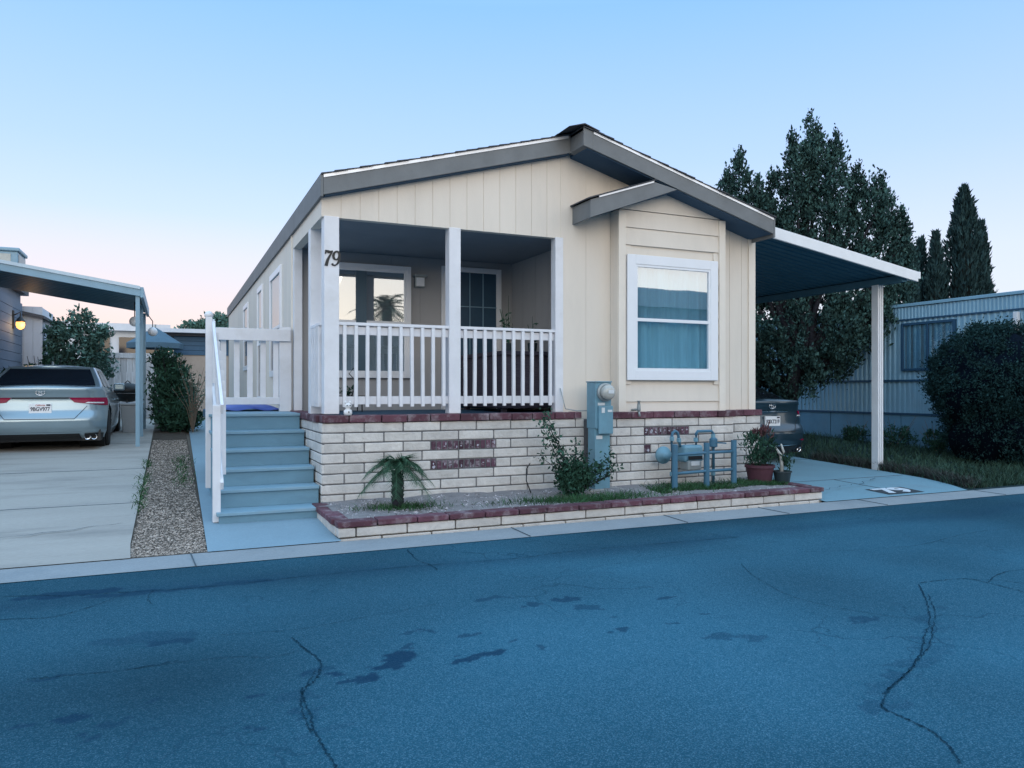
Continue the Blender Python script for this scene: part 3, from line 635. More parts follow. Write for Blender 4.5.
def sloped(x0, x1, y0, y1, t, b, mb):              # strip following the roof slope
    return mb.raw([(x, y, ZT(x) + d) for y in (y0, y1) for x, d in ((x0, t), (x1, t), (x1, b), (x0, b))], [(0, 1, 2, 3), (7, 6, 5, 4), (0, 4, 5, 1), (1, 5, 6, 2), (2, 6, 7, 3), (3, 7, 4, 0)])
sloped(RL, XM + .0, FL, FL + .03, -.022, -.225, MB()).build('fascia', fasc, roof, bevel=.003)
m = MB(); m.prism([(XM, ZT(XM) - .022), (XM + .12, ZT(XM + .12) - .022), (XM + .12, ZT(XM + .12) - .225), (XM, ZT(XM) - .225)], 'y', FR, FL + .03)
m.build('fascia', fasc, roof, bevel=.003)
sloped(XM + .12, RR, FR, FR + .03, -.022, -.225, MB()).build('fascia', fasc, roof, bevel=.003)
MB().box(RL - .03, RL - .002, FL, YB + .1, 3.27, ZT(RL) - .022).build('fascia', fasc, roof, bevel=.003)
MB().box(RR + .002, RR + .03, FR, YB + .1, 3.26, ZT(RR) - .022).build('fascia', fasc, roof, bevel=.003)
m = MB(); sloped(RL, XM - .03, FL - .008, FL, -.020, -.052, m); m.build('drip_edge', dripm, roof)
m = MB(); sloped(XM + .13, RR, FR - .008, FR, -.020, -.048, m); m.build('drip_edge', dripm, roof)
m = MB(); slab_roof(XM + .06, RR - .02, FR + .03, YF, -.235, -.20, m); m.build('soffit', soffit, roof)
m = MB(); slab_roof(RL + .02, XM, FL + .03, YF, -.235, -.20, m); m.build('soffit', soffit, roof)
# small return eave over the bay
br = MB(); br.prism([(4.36, 3.47), (5.24, 3.765), (5.56, ZT(5.56) - .235), (4.36, 3.265)], 'y', FR + .002, FR + .03)
br.prism([(4.36, 3.47), (4.40, 3.48), (4.40, 3.275), (4.36, 3.265)], 'y', FR + .03, YF)
br = br.build('eave_return', fasc, roof, bevel=.003)
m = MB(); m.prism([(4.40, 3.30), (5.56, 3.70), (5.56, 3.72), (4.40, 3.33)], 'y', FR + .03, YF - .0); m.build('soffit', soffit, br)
m = MB(); m.prism([(4.33, 3.475), (5.25, 3.785), (5.25, 3.80), (4.33, 3.49)], 'y', FR - .02, YF); m.build('shingles', shingle, br)
m = MB(); m.prism([(4.47, 3.502), (5.22, 3.755), (5.22, 3.783), (4.47, 3.53)], 'y', FR - .010, FR + .002); m.build('drip_edge', dripm, br)

# ------------------------------------------------------------------ block skirting wall and planter
def courses(mb, p, q, z0, n, h, L, depth, phase, skip=None, jit=.004, gap=.012):
    """running-bond slump blocks on a straight face from p to q (outer face on the right of p->q)"""
    p = Vector((*p, 0)); q = Vector((*q, 0)); d = (q - p).normalized(); nr = Vector((d.y, -d.x, 0)); Ln = (q - p).length
    for c in range(n):
        x = -((phase + (c % 2) * .5) % 1) * L
        while x < Ln - .01:
            a, b = max(x, 0) + gap / 2, min(x + L, Ln) - gap / 2; x += L
            if b - a < .03: continue
            segs = [(a, b)]
            for s0, s1, cc in (skip or []):
                if cc != c: continue
                ns = []
                for e0, e1 in segs:
                    if s0 > e0: ns.append((e0, min(e1, s0)))
                    if s1 < e1: ns.append((max(e0, s1), e1))
                segs = [s for s in ns if s[1] - s[0] > .03]
            for e0, e1 in segs:
                o = rnd.uniform(0, jit); zb = z0 + c * h + gap / 2; zt = z0 + (c + 1) * h - gap / 2
                A = p + d * e0 + nr * o; B = p + d * e1 + nr * o; A2 = A - nr * depth; B2 = B - nr * depth; r = rnd.uniform(-.003, .003)
                vs = [(A.x, A.y, zb), (B.x, B.y, zb), (B2.x, B2.y, zb), (A2.x, A2.y, zb), (A.x, A.y, zt + r), (B.x, B.y, zt - r), (B2.x, B2.y, zt), (A2.x, A2.y, zt)]
                mb.raw(vs, [(0, 3, 2, 1), (4, 5, 6, 7), (0, 1, 5, 4), (1, 2, 6, 5), (2, 3, 7, 6), (3, 0, 4, 7)])
def capping(p, q, z, h, w, L, parent, over=.02):
    p = Vector((*p, 0)); q = Vector((*q, 0)); d = (q - p).normalized(); nr = Vector((d.y, -d.x, 0)); Ln = (q - p).length; x = 0; mb = MB()
    while x < Ln - .02:
        b = min(x + L * rnd.uniform(.85, 1.15), Ln)
        if Ln - b < .08: b = Ln
        m = p + d * ((x + b) / 2) + nr * (over + rnd.uniform(-.006, .006) - w / 2) + Vector((0, 0, z + h / 2 + rnd.uniform(-.003, .003)))
        e = d * ((b - x) / 2 - .005); mb.bar(m - e, m + e, w, h); x = b
    return mb.build('brick_cap', redcap, parent, bevel=.008)
HB, NB, Z0 = .1045, 8, .128
wallt = thing('block_wall', (4.2, 7.8, 0), 'white slump block skirting wall below the porch with red brick cap and vents', 'wall')
bl = MB(); YW, YW2 = 7.80, 7.62
vent_rows = [(1.15, 1.92, 5), (1.15, 1.92, 3)]
courses(bl, (1.395, YW), (4.44, YW), Z0, NB, HB, .415, .1, .45, vent_rows)
courses(bl, (1.395, 10.1), (1.395, YW), Z0, NB, HB, .415, .1, .2)
courses(bl, (4.69, YW2), (6.50, YW2), Z0, NB, HB, .395, .1, .3, [(.46, 1.12, 6), (.46, .56, 4)])
courses(bl, (4.69, YW), (4.69, YW2), Z0, NB, HB, .3, .05, .1)
courses(bl, (6.50, YW), (7.10, YW), Z0, NB, HB, .40, .1, .6)
courses(bl, (7.10, YW), (7.10, 9.6), Z0, NB, HB, .40, .1, .3)
bl.build('blocks', block, wallt, bevel=.009)
mo = MB(); mo.box(1.403, 4.44, YW + .008, YW + .16, 0, .955); mo.box(1.403, 1.52, YW + .16, 10.1, 0, .955); mo.box(4.44, 4.70, YW + .012, YW + .16, 0, .955)
mo.box(4.70, 6.492, YW2 + .008, YW + .10, 0, .953); mo.box(6.492, 7.092, YW + .008, YW + .16, 0, .955); mo.box(6.95, 7.092, YW + .16, 9.6, 0, .955); mo.build('mortar_bed', mortar, wallt)
capping((1.395, YW), (4.40, YW), .965, .075, .2, .30, wallt); capping((1.395, 10.1), (1.395, YW + .19), .965, .075, .16, .30, wallt)
capping((4.66, YW2), (6.52, YW2), .965, .075, .20, .33, wallt); capping((6.53, YW), (7.12, YW), .965, .075, .2, .3, wallt)
def vents(x0, n, y, c, step=.0625):
    mb = MB()
    for k in range(n):
        o = rnd.uniform(-.004, .004); x = x0 + k * step
        mb.box(x + .007, x + step - .007, y + o, y + .06, Z0 + c * HB + .008, Z0 + (c + 1) * HB - .008)
    vb = mb.build('vent_bricks', redvent, wallt, bevel=.004)
    ch = MB()
    for k in range(n):
        if rnd.random() < .25: continue
        x = x0 + k * step; zc_ = Z0 + (c + .5) * HB
        for q in range(rnd.randint(1, 3)):
            w_, h_ = rnd.choice(((.022, .010), (.010, .032), (.026, .009), (.012, .020), (.03, .03))); cx_ = x + step / 2 + rnd.uniform(-.010, .010); cz_ = zc_ + rnd.uniform(-.022, .022)
            ch.prism([(cx_ + w_ * .6 * math.cos(t) * rnd.uniform(.7, 1.1), cz_ + h_ * .6 * math.sin(t) * rnd.uniform(.7, 1.1)) for t in np.linspace(0, 5.6, 8)], 'y', y - .0062, y - .0045)
    ch.build('chalk_deposit', mat('chalk', (.46, .46, .52), .95, .3, 60, spec=.1) if 'chalk' not in MATS else MATS['chalk'], vb)
    return vb
vents(2.55, 12, YW, 5, .0635); vents(2.55, 12, YW, 3, .0635); vents(5.15, 10, YW2, 6, .066); vents(5.15, 1, YW2, 4, .1)

planter = thing('planter_wall', (4.1, 6.65, 0), 'long low white block planter edge with whitewashed red brick cap beside the gutter', 'planter')
pb = MB(); PA, PB_, PY = 1.31, 6.97, 6.57
courses(pb, (PA, PY), (PB_, PY + .06), -.07, 2, .09, .46, .1, .15)
courses(pb, (PA, YW), (PA, PY + .1), -.07, 2, .09, .4, .1, .3)
courses(pb, (PB_, PY + .16), (PB_, YW), -.07, 2, .09, .4, .1, .3)
pb.build('blocks', block, planter, bevel=.008)
mo = MB(); mo.box(PA + .008, PB_ - .008, PY + .07, PY + .13, -.07, .105); mo.box(PA + .008, PA + .09, PY + .1, YW, -.07, .105); mo.box(PB_ - .09, PB_ - .008, PY + .13, YW, -.07, .105); mo.build('mortar_bed', mortar, planter)
capping((PA - .005, PY), (PB_ + .01, PY + .06), .113, .05, .17, .33, planter); capping((PA, YW), (PA, PY + .16), .113, .05, .15, .3, planter); capping((PB_, PY + .24), (PB_, YW), .113, .05, .15, .3, planter)
P = []
for y in np.linspace(PY + .1, YW + .02, 26): P.append([(x, y, .118 + .03 * vnoise(np.array([x]), np.array([y]), 2.2, 5)[0] + .012 * vnoise(np.array([x]), np.array([y]), 9, 6)[0] + .03 * (y - PY)) for x in np.linspace(PA + .08, PB_ - .08, 150)])
struct(MB().grid(P).build('planter_soil', soilm, smooth=True))
def soilz(x, y): return .118 + .03 * vnoise(np.array([x]), np.array([y]), 2.2, 5)[0] + .03 * (y - PY)
o = pebbles(7500, lambda r: PA + .12 + 5.5 * r.rand() ** 1.3, lambda r: PY + .15 + 1.0 * r.rand(), soilz, .005, .017, 15).build('soil_pebbles', mat('soil_pebble', (.33, .31, .32), .9, .3, 9, island=.7), fixn=False)
tag(o, 'small tan pebbles scattered over the planter soil', kind='stuff')
def pl_grass(r):
    k = r.rand()
    if k < .34: x, y = r.normal() * .42 + 4.0, 6.95 + r.normal() * .10
    elif k < .9: x, y = 5.0 + 1.9 * r.rand(), 7.05 + abs(r.normal()) * .22
    else: x, y = 2.05 + r.normal() * .2, 7.15 + r.normal() * .08
    x = min(max(x, PA + .15), PB_ - .12); y = min(max(y, PY + .17), YW2 - .05); return (x, y, soilz(x, y) - .005)
V, F = blades(tuft_points(8500, pl_grass, 23), .02, .085, .004, 24, .7)
tag(MB().raw(V, F).build('planter_grass', grassg, fixn=False), 'patchy green grass growing in the planter soil', kind='stuff')

rs_l = np.random.RandomState(77); lx = PA + .15 + 5.3 * rs_l.rand(420); ly = PY + .15 + 1.0 * rs_l.rand(420)
V, F = leaves(np.array([(a_, b_, soilz(a_, b_) + .006) for a_, b_ in zip(lx, ly)]), .035, .5, 0, .5, 78)
V = V.reshape(-1, 4, 3); V[:, :, 2] = V[:, :1, 2] + (V[:, :, 2] - V[:, :1, 2]) * .25
tag(MB().raw(V.reshape(-1, 3), F).build('leaf_litter', leafmat('dead_leaf', (.10, .085, .07), .4), fixn=False), 'dry dead leaves scattered over the planter soil', kind='stuff')

# ------------------------------------------------------------------ steps, landing and their railings
st = thing('staircase', (.85, 7.55, 0), 'blue grey painted wooden steps climbing to the porch landing', 'stairs')
SX0, SX1 = .41, 1.375
ny = [7.56, 7.86, 8.15, 8.45, 8.78, 9.10]; nz = [.155, .33, .50, .675, .85, 1.03]
zprev = .0
for i, (y, z) in enumerate(zip(ny, nz)):
    y1 = ny[i + 1] if i < 5 else 10.05
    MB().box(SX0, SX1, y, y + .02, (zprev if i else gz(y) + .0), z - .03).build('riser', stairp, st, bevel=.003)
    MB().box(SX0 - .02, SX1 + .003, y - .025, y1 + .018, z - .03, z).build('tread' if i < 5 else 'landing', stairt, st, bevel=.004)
    zprev = z
m = MB(); m.prism([(7.58, .02), (10.05, .1), (10.05, 1.0)] + [(ny[5] + .02, 1.0)] + [p for i in range(4, -1, -1) for p in ((ny[i + 1] + .022, nz[i] - .03), (ny[i] + .022, nz[i] - .03))], 'x', SX0 + .002, SX0 + .03)
m.build('stringer', stairp, st)
sr = thing('stair_railing', (.36, 8.8, .1), 'weathered white sloping wooden handrail along the left of the blue steps', 'railing')
for y, z0, z1 in ((7.66, .06, 1.16), (9.2, .2, 2.12)):
    MB().box(.36, .43, y - .045, y + .045, z0, z1).build('newel_post', white, sr, bevel=.005)
MB().lathe((.395, 9.2, 2.12), [(.001, 0), (.045, 0), (.05, .03), (.03, .06), (.001, .07)], 12).build('post_cap', white, sr, smooth=True)
for dz, hh in ((0, .10), (-.72, .085)):
    MB().bar((.44, 7.60, 1.12 + dz), (.44, 9.25, 2.06 + dz), .03, hh).build('rail', white, sr, bevel=.004)
for k in range(7):
    y = 7.85 + k * .19; zc = 1.12 + (y - 7.6) * .57
    MB().bar((.472, y, zc - .78), (.472, y, zc + .02), .032, .036).build('baluster', white, sr, bevel=.003)
lr = thing('landing_railing', (.95, 9.95, 1.03), 'white picket railing across the back of the porch landing', 'railing')
MB().box(1.25, 1.395, 9.90, 9.99, 1.03, 2.09).build('post', white, lr, bevel=.005)
MB().box(.41, .50, 9.90, 9.99, 1.03, 2.14).build('post', white, lr, bevel=.005)
MB().box(.50, 1.38, 9.862, 9.898, 1.91, 2.06).build('top_rail', white, lr, bevel=.004)
MB().box(.50, 1.25, 9.91, 9.95, 1.12, 1.21).build('lower_rail', white, lr, bevel=.004)
for k in range(5):
    x = .56 + k * .155; MB().box(x, x + .065, 9.955, 9.985, 1.12, 1.95).build('picket', white, lr, bevel=.003)
m = MB(); m.box(.42, 1.36, 10.02, 11.6, .93, 1.03); m.box(.46, .54, 10.2, 10.28, .2, .93); m.box(.46, .54, 11.4, 11.48, .25, .93); m.box(1.2, 1.28, 11.4, 11.48, .25, .93)
solo('rear_platform', m, deckp, 'dark painted plank platform behind the landing railing', 'platform', (.9, 10.8, .93), bevel=.004)
V = []
m = MB(); xs = np.linspace(.5, 1.32, 30); P = []
for y in np.linspace(10.25, 11.0, 14): P.append([(x, y, 1.035 + max(0, .07 * (1 - ((x - .9) / .42) ** 4) * (1 - ((y - 10.62) / .39) ** 4)) + .012 * math.sin(17 * x + 9 * y)) for x in xs])
m.grid(P); solo('tarp', m, bluet, 'bright blue folded tarp lying behind the landing railing', 'tarp', (.9, 10.6, 1.03), smooth=True)

# ------------------------------------------------------------------ utilities in the planter
zs = .15
up = thing('electric_meter_pedestal', (4.5, 7.6, zs), 'tall grey steel electric meter pedestal standing in the planter against the block wall', 'meter pedestal')
MB().box(4.405, 4.605, 7.50, 7.66, .12, .86).build('lower_cabinet', steelg, up, bevel=.006)
MB().box(4.40, 4.61, 7.48, 7.68, .86, 1.385).build('upper_cabinet', steelg, up, bevel=.006)
MB().box(4.43, 4.615, 7.445, 7.479, .80, 1.12).build('breaker_cover', steelg, up, bevel=.008)
MB().box(4.395, 4.615, 7.47, 7.69, 1.386, 1.40).build('cap', steelg, up, bevel=.003)
me = MB().lathe((4.52, 7.479, 1.275), [(.105, 0), (.105, -.03), (.09, -.035)], 28, 'y').build('meter_ring', galv, up, smooth=False)
MB().lathe((4.52, 7.444, 1.275), [(.085, 0), (.085, -.06), (.07, -.085), (.04, -.095), (.0001, -.097)], 28, 'y').build('meter_dome', mat('meter_glass', (.42, .43, .40), .12, .1, 20, coat=.6), me, smooth=True)
MB().box(4.49, 4.56, 7.342, 7.346, 1.26, 1.30).build('meter_label', paper, me)
m = MB(); m.box(4.46, 4.50, 7.440, 7.444, 1.04, 1.10); m.box(4.54, 4.60, 7.440, 7.444, 1.05, 1.075); m.box(4.43, 4.52, 7.474, 7.479, 1.125, 1.155); m.build('stickers', paper, up)
MB().box(4.42, 4.50, 7.494, 7.499, .74, .78).build('rating_plate', paper, up)
struct(MB().box(4.28, 4.74, 7.38, 7.62, .10, .172).build('pedestal_pad', concrete, bevel=.01))
m = MB(); m.tube([(4.26, 7.53, .17), (4.5, 7.36, .34)], .012)
solo('stake', m, blackm, 'short dark stake leaning on the pedestal pad behind the shrub', 'stake', (4.26, 7.53, .17))
m = MB(); m.tube([(4.18, 7.92, 1.32), (4.2, 7.88, 1.18), (4.22, 7.86, 1.08), (4.36, 7.84, 1.055), (4.45, 7.72, 1.06)], .006)
solo('thin_cable', m, galv, 'thin pale cable running down the porch post and along the brick cap', 'cable', (4.2, 7.86, 1.05), smooth=True)
m = MB(); m.tube([(5.05, 7.73, 1.06), (5.05, 7.58, 1.07)], .014); m.lathe((5.05, 7.58, 1.07), [(.02, -.02), (.024, 0), (.02, .05), (.012, .09), (.028, .10), (.001, .105)], 12); m.tube([(5.05, 7.585, 1.06), (5.05, 7.56, .99)], .013)
solo('hose_tap', m, galv, 'small metal outdoor tap on the brick cap below the bay window', 'tap', (5.05, 7.65, .99), smooth=True)

pg = thing('pipe_guard', (5.7, 7.2, zs), 'blue grey steel pipe rail guarding the gas meter in the planter', 'guard rail')
for x, y, t in ((5.25, 7.15, .68), (5.74, 7.2, .68), (6.16, 7.22, .70)):
    MB().tube([(x, y, .12), (x, y, t)], .034, 16).build('post', steelb, pg, smooth=False)
for z in (.56, .345):
    MB().tube([(5.25, 7.145, z), (5.74, 7.195, z + .005), (6.16, 7.215, z + .005)], .018, 10).build('rail', steelb, pg, smooth=True)
m = MB(); m.lathe((5.25, 7.15, .12), [(.13, 0), (.12, .03), (.04, .045)], 16); m.lathe((6.16, 7.22, .13), [(.14, 0), (.13, .03), (.04, .045)], 16); m.build('footing', concrete, pg)
gm = thing('gas_meter', (5.75, 7.45, zs), 'grey gas meter with round regulator and looped pipes behind the pipe guard', 'gas meter')
MB().lathe((5.32, 7.47, .53), [(.001, -.06), (.05, -.06), (.055, -.03), (.10, -.02), (.105, 0), (.10, .02), (.05, .03), (.03, .06), (.001, .06)], 24, 'y').build('regulator', steelg, gm, smooth=True)
MB().box(5.56, 5.84, 7.38, 7.54, .44, .64).build('meter_body', steelg, gm, bevel=.03)
MB().box(5.60, 5.80, 7.36, 7.53, .34, .46).build('meter_case', galv, gm, bevel=.02)
MB().box(5.64, 5.76, 7.353, 7.361, .40, .45).build('dial_plate', paper, gm, bevel=.002)
MB().box(5.60, 5.80, 7.352, 7.362, .472, .515).build('index_window', blackm, gm, bevel=.002)
MB().tube([(5.44, 7.47, .14), (5.44, 7.47, .74), (5.455, 7.47, .79), (5.49, 7.47, .81), (5.525, 7.47, .79), (5.54, 7.47, .74), (5.56, 7.47, .62)], .018, 10).build('inlet_pipe', steelb, gm, smooth=True)
MB().tube([(5.32, 7.47, .53), (5.44, 7.47, .53)], .022, 10).build('regulator_pipe', steelb, gm, smooth=True)
MB().tube([(5.79, 7.46, .62), (5.79, 7.46, .77), (5.81, 7.46, .80), (6.02, 7.46, .80), (6.05, 7.46, .77), (6.05, 7.46, .12)], .018, 10).build('outlet_pipe', steelb, gm, smooth=True)
for (x, z) in ((5.44, .30), (5.44, .53), (5.44, .72), (5.54, .70), (5.79, .70), (6.05, .74), (6.05, .28)): MB().lathe((x, 7.465, z), [(.021, -.025), (.029, -.022), (.029, .022), (.021, .025)], 6).build('pipe_union', steelg, gm)
m = MB(); m.lathe((6.05, 7.46, .60), [(.03, 0), (.05, .01), (.05, .10), (.03, .12)], 14); m.bar((6.05, 7.42, .66), (6.19, 7.40, .65), .03, .016); m.build('shutoff_valve', steelb, gm)

# ------------------------------------------------------------------ planting at the front
def leafy(name, pts, size, m, par=None, aspect=.5, up=.3, seed=1, dirs=None):
    V, F = leaves(pts, size, aspect, up, .5, seed, dirs); return MB().raw(V, F).build(name, m, par, fixn=False)
pb_ = (2.01, 7.18, soilz(2.01, 7.18))
pt = thing('palm', pb_, 'small pygmy date palm with arching fronds in the planter by the steps', 'palm')
prof = [(.055, -.03), (.057, .05), (.044, .10), (.05, .16), (.04, .22), (.044, .29), (.036, .36), (.01, .40)]
tk = MB().lathe(pb_, prof, 18).build('trunk', bark, pt)
sb = MB()
for k in range(60):
    a = k * 2.4; z = .02 + .31 * k / 60; r = .038
    sb.bar((pb_[0] + r * math.cos(a), pb_[1] + r * math.sin(a), pb_[2] + z), (pb_[0] + (r + .022) * math.cos(a), pb_[1] + (r + .022) * math.sin(a), pb_[2] + z + .05), .02, .010)
sb.build('leaf_stubs', bark, tk)
for k in range(24):
    a = k * 2.399 + .4; el = 1.40 - .055 * k + rnd.uniform(-.1, .1); Ln = rnd.uniform(.32, .42); pts = []
    for i in range(13):
        t = i / 12; h = Ln * .98 * (t * math.cos(el) + .0) + .10 * t * t; z = Ln * (1.05 * t * math.sin(el) - (1.12 - .30 * math.sin(el)) * t ** 2.3)
        pts.append(Vector((pb_[0] + h * math.cos(a) * .85, pb_[1] + h * math.sin(a) * .85, pb_[2] + .38 + z * .8)))
    mb = MB(); mb.tube(pts, [.006 - .004 * i / 12 for i in range(13)], 5); vs = []; fs = []
    for i in range(2, 13):
        for sub in (0, .33, .66):
            if i == 12 and sub: continue
            p = pts[i].lerp(pts[min(i + 1, 12)], sub); d = (pts[min(i + 1, 12)] - pts[i - 1]).normalized(); sd = d.cross(Vector((0, 0, 1)))
            if sd.length < .01: continue
            sd.normalize(); l = .15 * math.sin(math.pi * (.12 + .8 * (i + sub) / 13)) + .03
            for s in (-1, 1):
                tip = p + (sd * s * .8 + d * .75 + Vector((0, 0, -.28 + rnd.uniform(-.1, .1)))).normalized() * l; n = len(vs); w = d * .0042
                vs += [tuple(p - w), tuple(p + w), tuple(tip)]; fs.append((n, n + 1, n + 2))
    mb.raw(vs, fs).build('frond', palmm, pt, fixn=False)
# climbing shrub by the pedestal
sb0 = (4.02, 7.26, soilz(4.02, 7.26))
sh_ = thing('shrub', sb0, 'leafy green shrub climbing the block wall left of the meter pedestal', 'shrub')
stems = MB(); lp = []
for k in range(26):
    rs = random.Random(100 + k); a = rs.uniform(0, 6.28); pts = []; top = rs.uniform(.25, .62)
    tx, ty = rs.gauss(0, .21), rs.gauss(0, .10)
    if k < 5: tx, top, ty = -.26 + rs.uniform(-.08, .08), rs.uniform(.75, .95), rs.uniform(.12, .28)
    if 5 <= k < 9: tx, top, ty = .42 + rs.uniform(-.08, .12), rs.uniform(.38, .6), -.05
    for i in range(8):
        t = i / 7; pts.append((sb0[0] + tx * t ** 1.2 + rs.uniform(-.02, .02), sb0[1] + ty * t + rs.uniform(-.015, .015), sb0[2] + top * t - (0.12 * t * t if 5 <= k < 9 else 0)))
    stems.tube(pts, [.007 * (1 - .7 * i / 7) for i in range(8)], 5)
    for i in range(2, 8):
        for q in range(13): lp.append((pts[i][0] + rs.gauss(0, .035), pts[i][1] + rs.gauss(0, .03), pts[i][2] + rs.gauss(0, .035)))
lp += [tuple(p) for p in clumps((sb0[0] - .02, sb0[1], sb0[2] + .2), (.22, .13, .2), 60, 24, .05, 31, .3)]
stems.build('stems', bark, sh_, smooth=True); leafy('leaves', lp, .043, shrubm, sh_, .5, .2, 33)
m = MB(); m.tube([(3.62, 7.55, .17), (3.58, 7.58, .3), (3.62, 7.66, .42), (3.7, 7.74, .47)], .007)
solo('loose_wire', m, blackm, 'thin black wire curving out of the soil left of the climbing shrub', 'wire', (3.62, 7.55, .15), smooth=True)
# potted plants at the right end
def potted(base, label, r, h, potmat, seed):
    t = thing('potted_plant', base, label, 'potted plant', 'potted plants at the driveway end of the planter')
    MB().lathe(base, [(r * .78, 0), (r * .95, h * .85), (r * 1.04, h * .86), (r * 1.04, h), (r * .93, h), (r * .9, h * .86), (.001, h * .84)], 28).build('pot', potmat, t, smooth=False)
    return t
b1 = (6.66, 7.33, soilz(6.66, 7.3) - .0)
p1 = potted(b1, 'bushy green plant with reddish tips in a round dark red clay pot', .175, .23, terra, 1)
lp = clumps((b1[0], b1[1], b1[2] + .42), (.21, .18, .2), 46, 20, .05, 41, .3); leafy('leaves', lp, .06, shrubm, p1, .28, .9, 42)
lp = clumps((b1[0] + .08, b1[1], b1[2] + .60), (.13, .1, .07), 16, 14, .04, 43, .3); leafy('red_tips', lp, .06, redleaf, p1, .28, 1.2, 44)
m = MB()
for k in range(10): a = k * .63; m.tube([(b1[0], b1[1], b1[2] + .2), (b1[0] + .12 * math.cos(a), b1[1] + .1 * math.sin(a), b1[2] + .5)], [.006, .003], 5)
m.build('stems', bark, p1)
b2 = (6.88, 7.18, .165)
p2 = potted(b2, 'small dark green pot with pale bent cactus stems beside the red pot', .11, .14, greenpot, 2)
m = MB(); m.tube([(b2[0] - .01, b2[1], b2[2] + .1), (b2[0] - .01, b2[1], b2[2] + .24), (b2[0] - .03, b2[1], b2[2] + .34), (b2[0] - .10, b2[1] + .02, b2[2] + .44)], [.024, .02, .02, .012], 8)
m.tube([(b2[0] - .0, b2[1], b2[2] + .3), (b2[0] + .02, b2[1], b2[2] + .37), (b2[0] - .02, b2[1], b2[2] + .47)], [.018, .018, .01], 8); m.build('pale_stems', mat('pale_cactus', (.42, .43, .40), .6, .15, 20), p2, smooth=True)
leafy('leaves', clumps((b2[0] + .07, b2[1], b2[2] + .24), (.09, .07, .1), 14, 12, .04, 47, .3), .055, shrubm, p2, .3, .8, 48)
# ceramic frog-like figurine on the cap
fg = thing('figurine', (1.66, 7.80, 1.04), 'tiny white ceramic figurine on the brick cap beside the numbered post', 'figurine')
m = MB(); m.lathe((1.66, 7.80, 1.04), [(.001, 0), (.035, 0), (.045, .02), (.042, .05), (.02, .07), (.035, .085), (.038, .105), (.02, .125), (.001, .13)], 16)
for s in (-1, 1): m.lathe((1.66 + s * .022, 7.80, 1.158), [(.001, 0), (.012, 0), (.014, .02), (.001, .035)], 8)
m.build('body', ceramic, fg, smooth=True)
m = MB()
for s in (-1, 1): m.lathe((1.66 + s * .016, 7.762, 1.142), [(.006, 0), (.006, -.004), (.0001, -.006)], 8, 'y')
m.lathe((1.66, 7.755, 1.075), [(.008, 0), (.008, -.005), (.0001, -.006)], 8, 'y'); m.build('eyes', blackm, fg)
# things on the porch
bc = thing('porch_bench', (3.75, 9.2, 1.03), 'dark wooden storage bench along the porch right wall behind the railing', 'bench')
MB().box(3.62, 4.40, 8.35, 9.75, 1.08, 1.72).build('chest', darkwood, bc, bevel=.01); MB().box(3.59, 4.41, 8.32, 9.78, 1.72, 1.77).build('lid', darkwood, bc, bevel=.008)
m = MB()
for x in (3.65, 4.30):
    for y in (8.4, 9.65): m.box(x, x + .06, y, y + .06, 1.03, 1.08)
m.build('feet', darkwood, bc)
for (x, y, h, lb, sd) in ((3.95, 8.9, .42, 'thin spiky plant in a small dark pot on the porch bench', 51), (4.22, 8.75, .24, 'low leafy plant in a small pot at the right end of the porch bench', 52)):
    t = thing('potted_plant', (x, y, 1.77), lb, 'potted plant', 'plants on the porch bench')
    MB().lathe((x, y, 1.77), [(.05, 0), (.065, .12), (.06, .13), (.001, .12)], 16).build('pot', greenpot, t)
    m = MB(); pts = []
    rs = random.Random(sd)
    for k in range(9):
        a = rs.uniform(0, 6.28); hh = h * rs.uniform(.5, 1.1) if k else h * 1.5; q = (x + .25 * hh * math.cos(a) * (k > 0), y + .25 * hh * math.sin(a) * (k > 0), 1.88 + hh); m.tube([(x, y, 1.88), q], [.005, .002], 5); pts += [tuple(Vector((x, y, 1.88)).lerp(Vector(q), f)) for f in (.2, .35, .5, .65)]
    m.build('stems', shrubm, t); leafy('leaves', np.array(pts * 2) + nrs.normal(size=(len(pts) * 2, 3)) * .015, .06, shrubm, t, .4, .5, sd)
t = thing('folded_chair', (1.95, 9.5, 1.03), 'dark wire plant stand with trailing stems on the porch floor near the window', 'plant stand')
t.name = 'plant_stand'; WL['plant_stand'] = Vector((1.95, 9.5, 1.03))
m = MB(); m.box(1.75, 2.2, 9.35, 9.65, 1.2, 1.23)
for x in (1.77, 2.17):
    for y in (9.37, 9.62): m.tube([(x, y, 1.03), (x, y, 1.21)], .008, 6)
m.tube([(2.05, 9.4, 1.23), (2.1, 9.35, 1.4), (2.0, 9.33, 1.5), (2.06, 9.35, 1.57)], .006, 6); m.build('stand', blackm, t)
leafy('leaves', clumps((1.95, 9.5, 1.28), (.2, .12, .06), 12, 10, .04, 61, .3), .05, shrubm, t, .4, .3, 62)

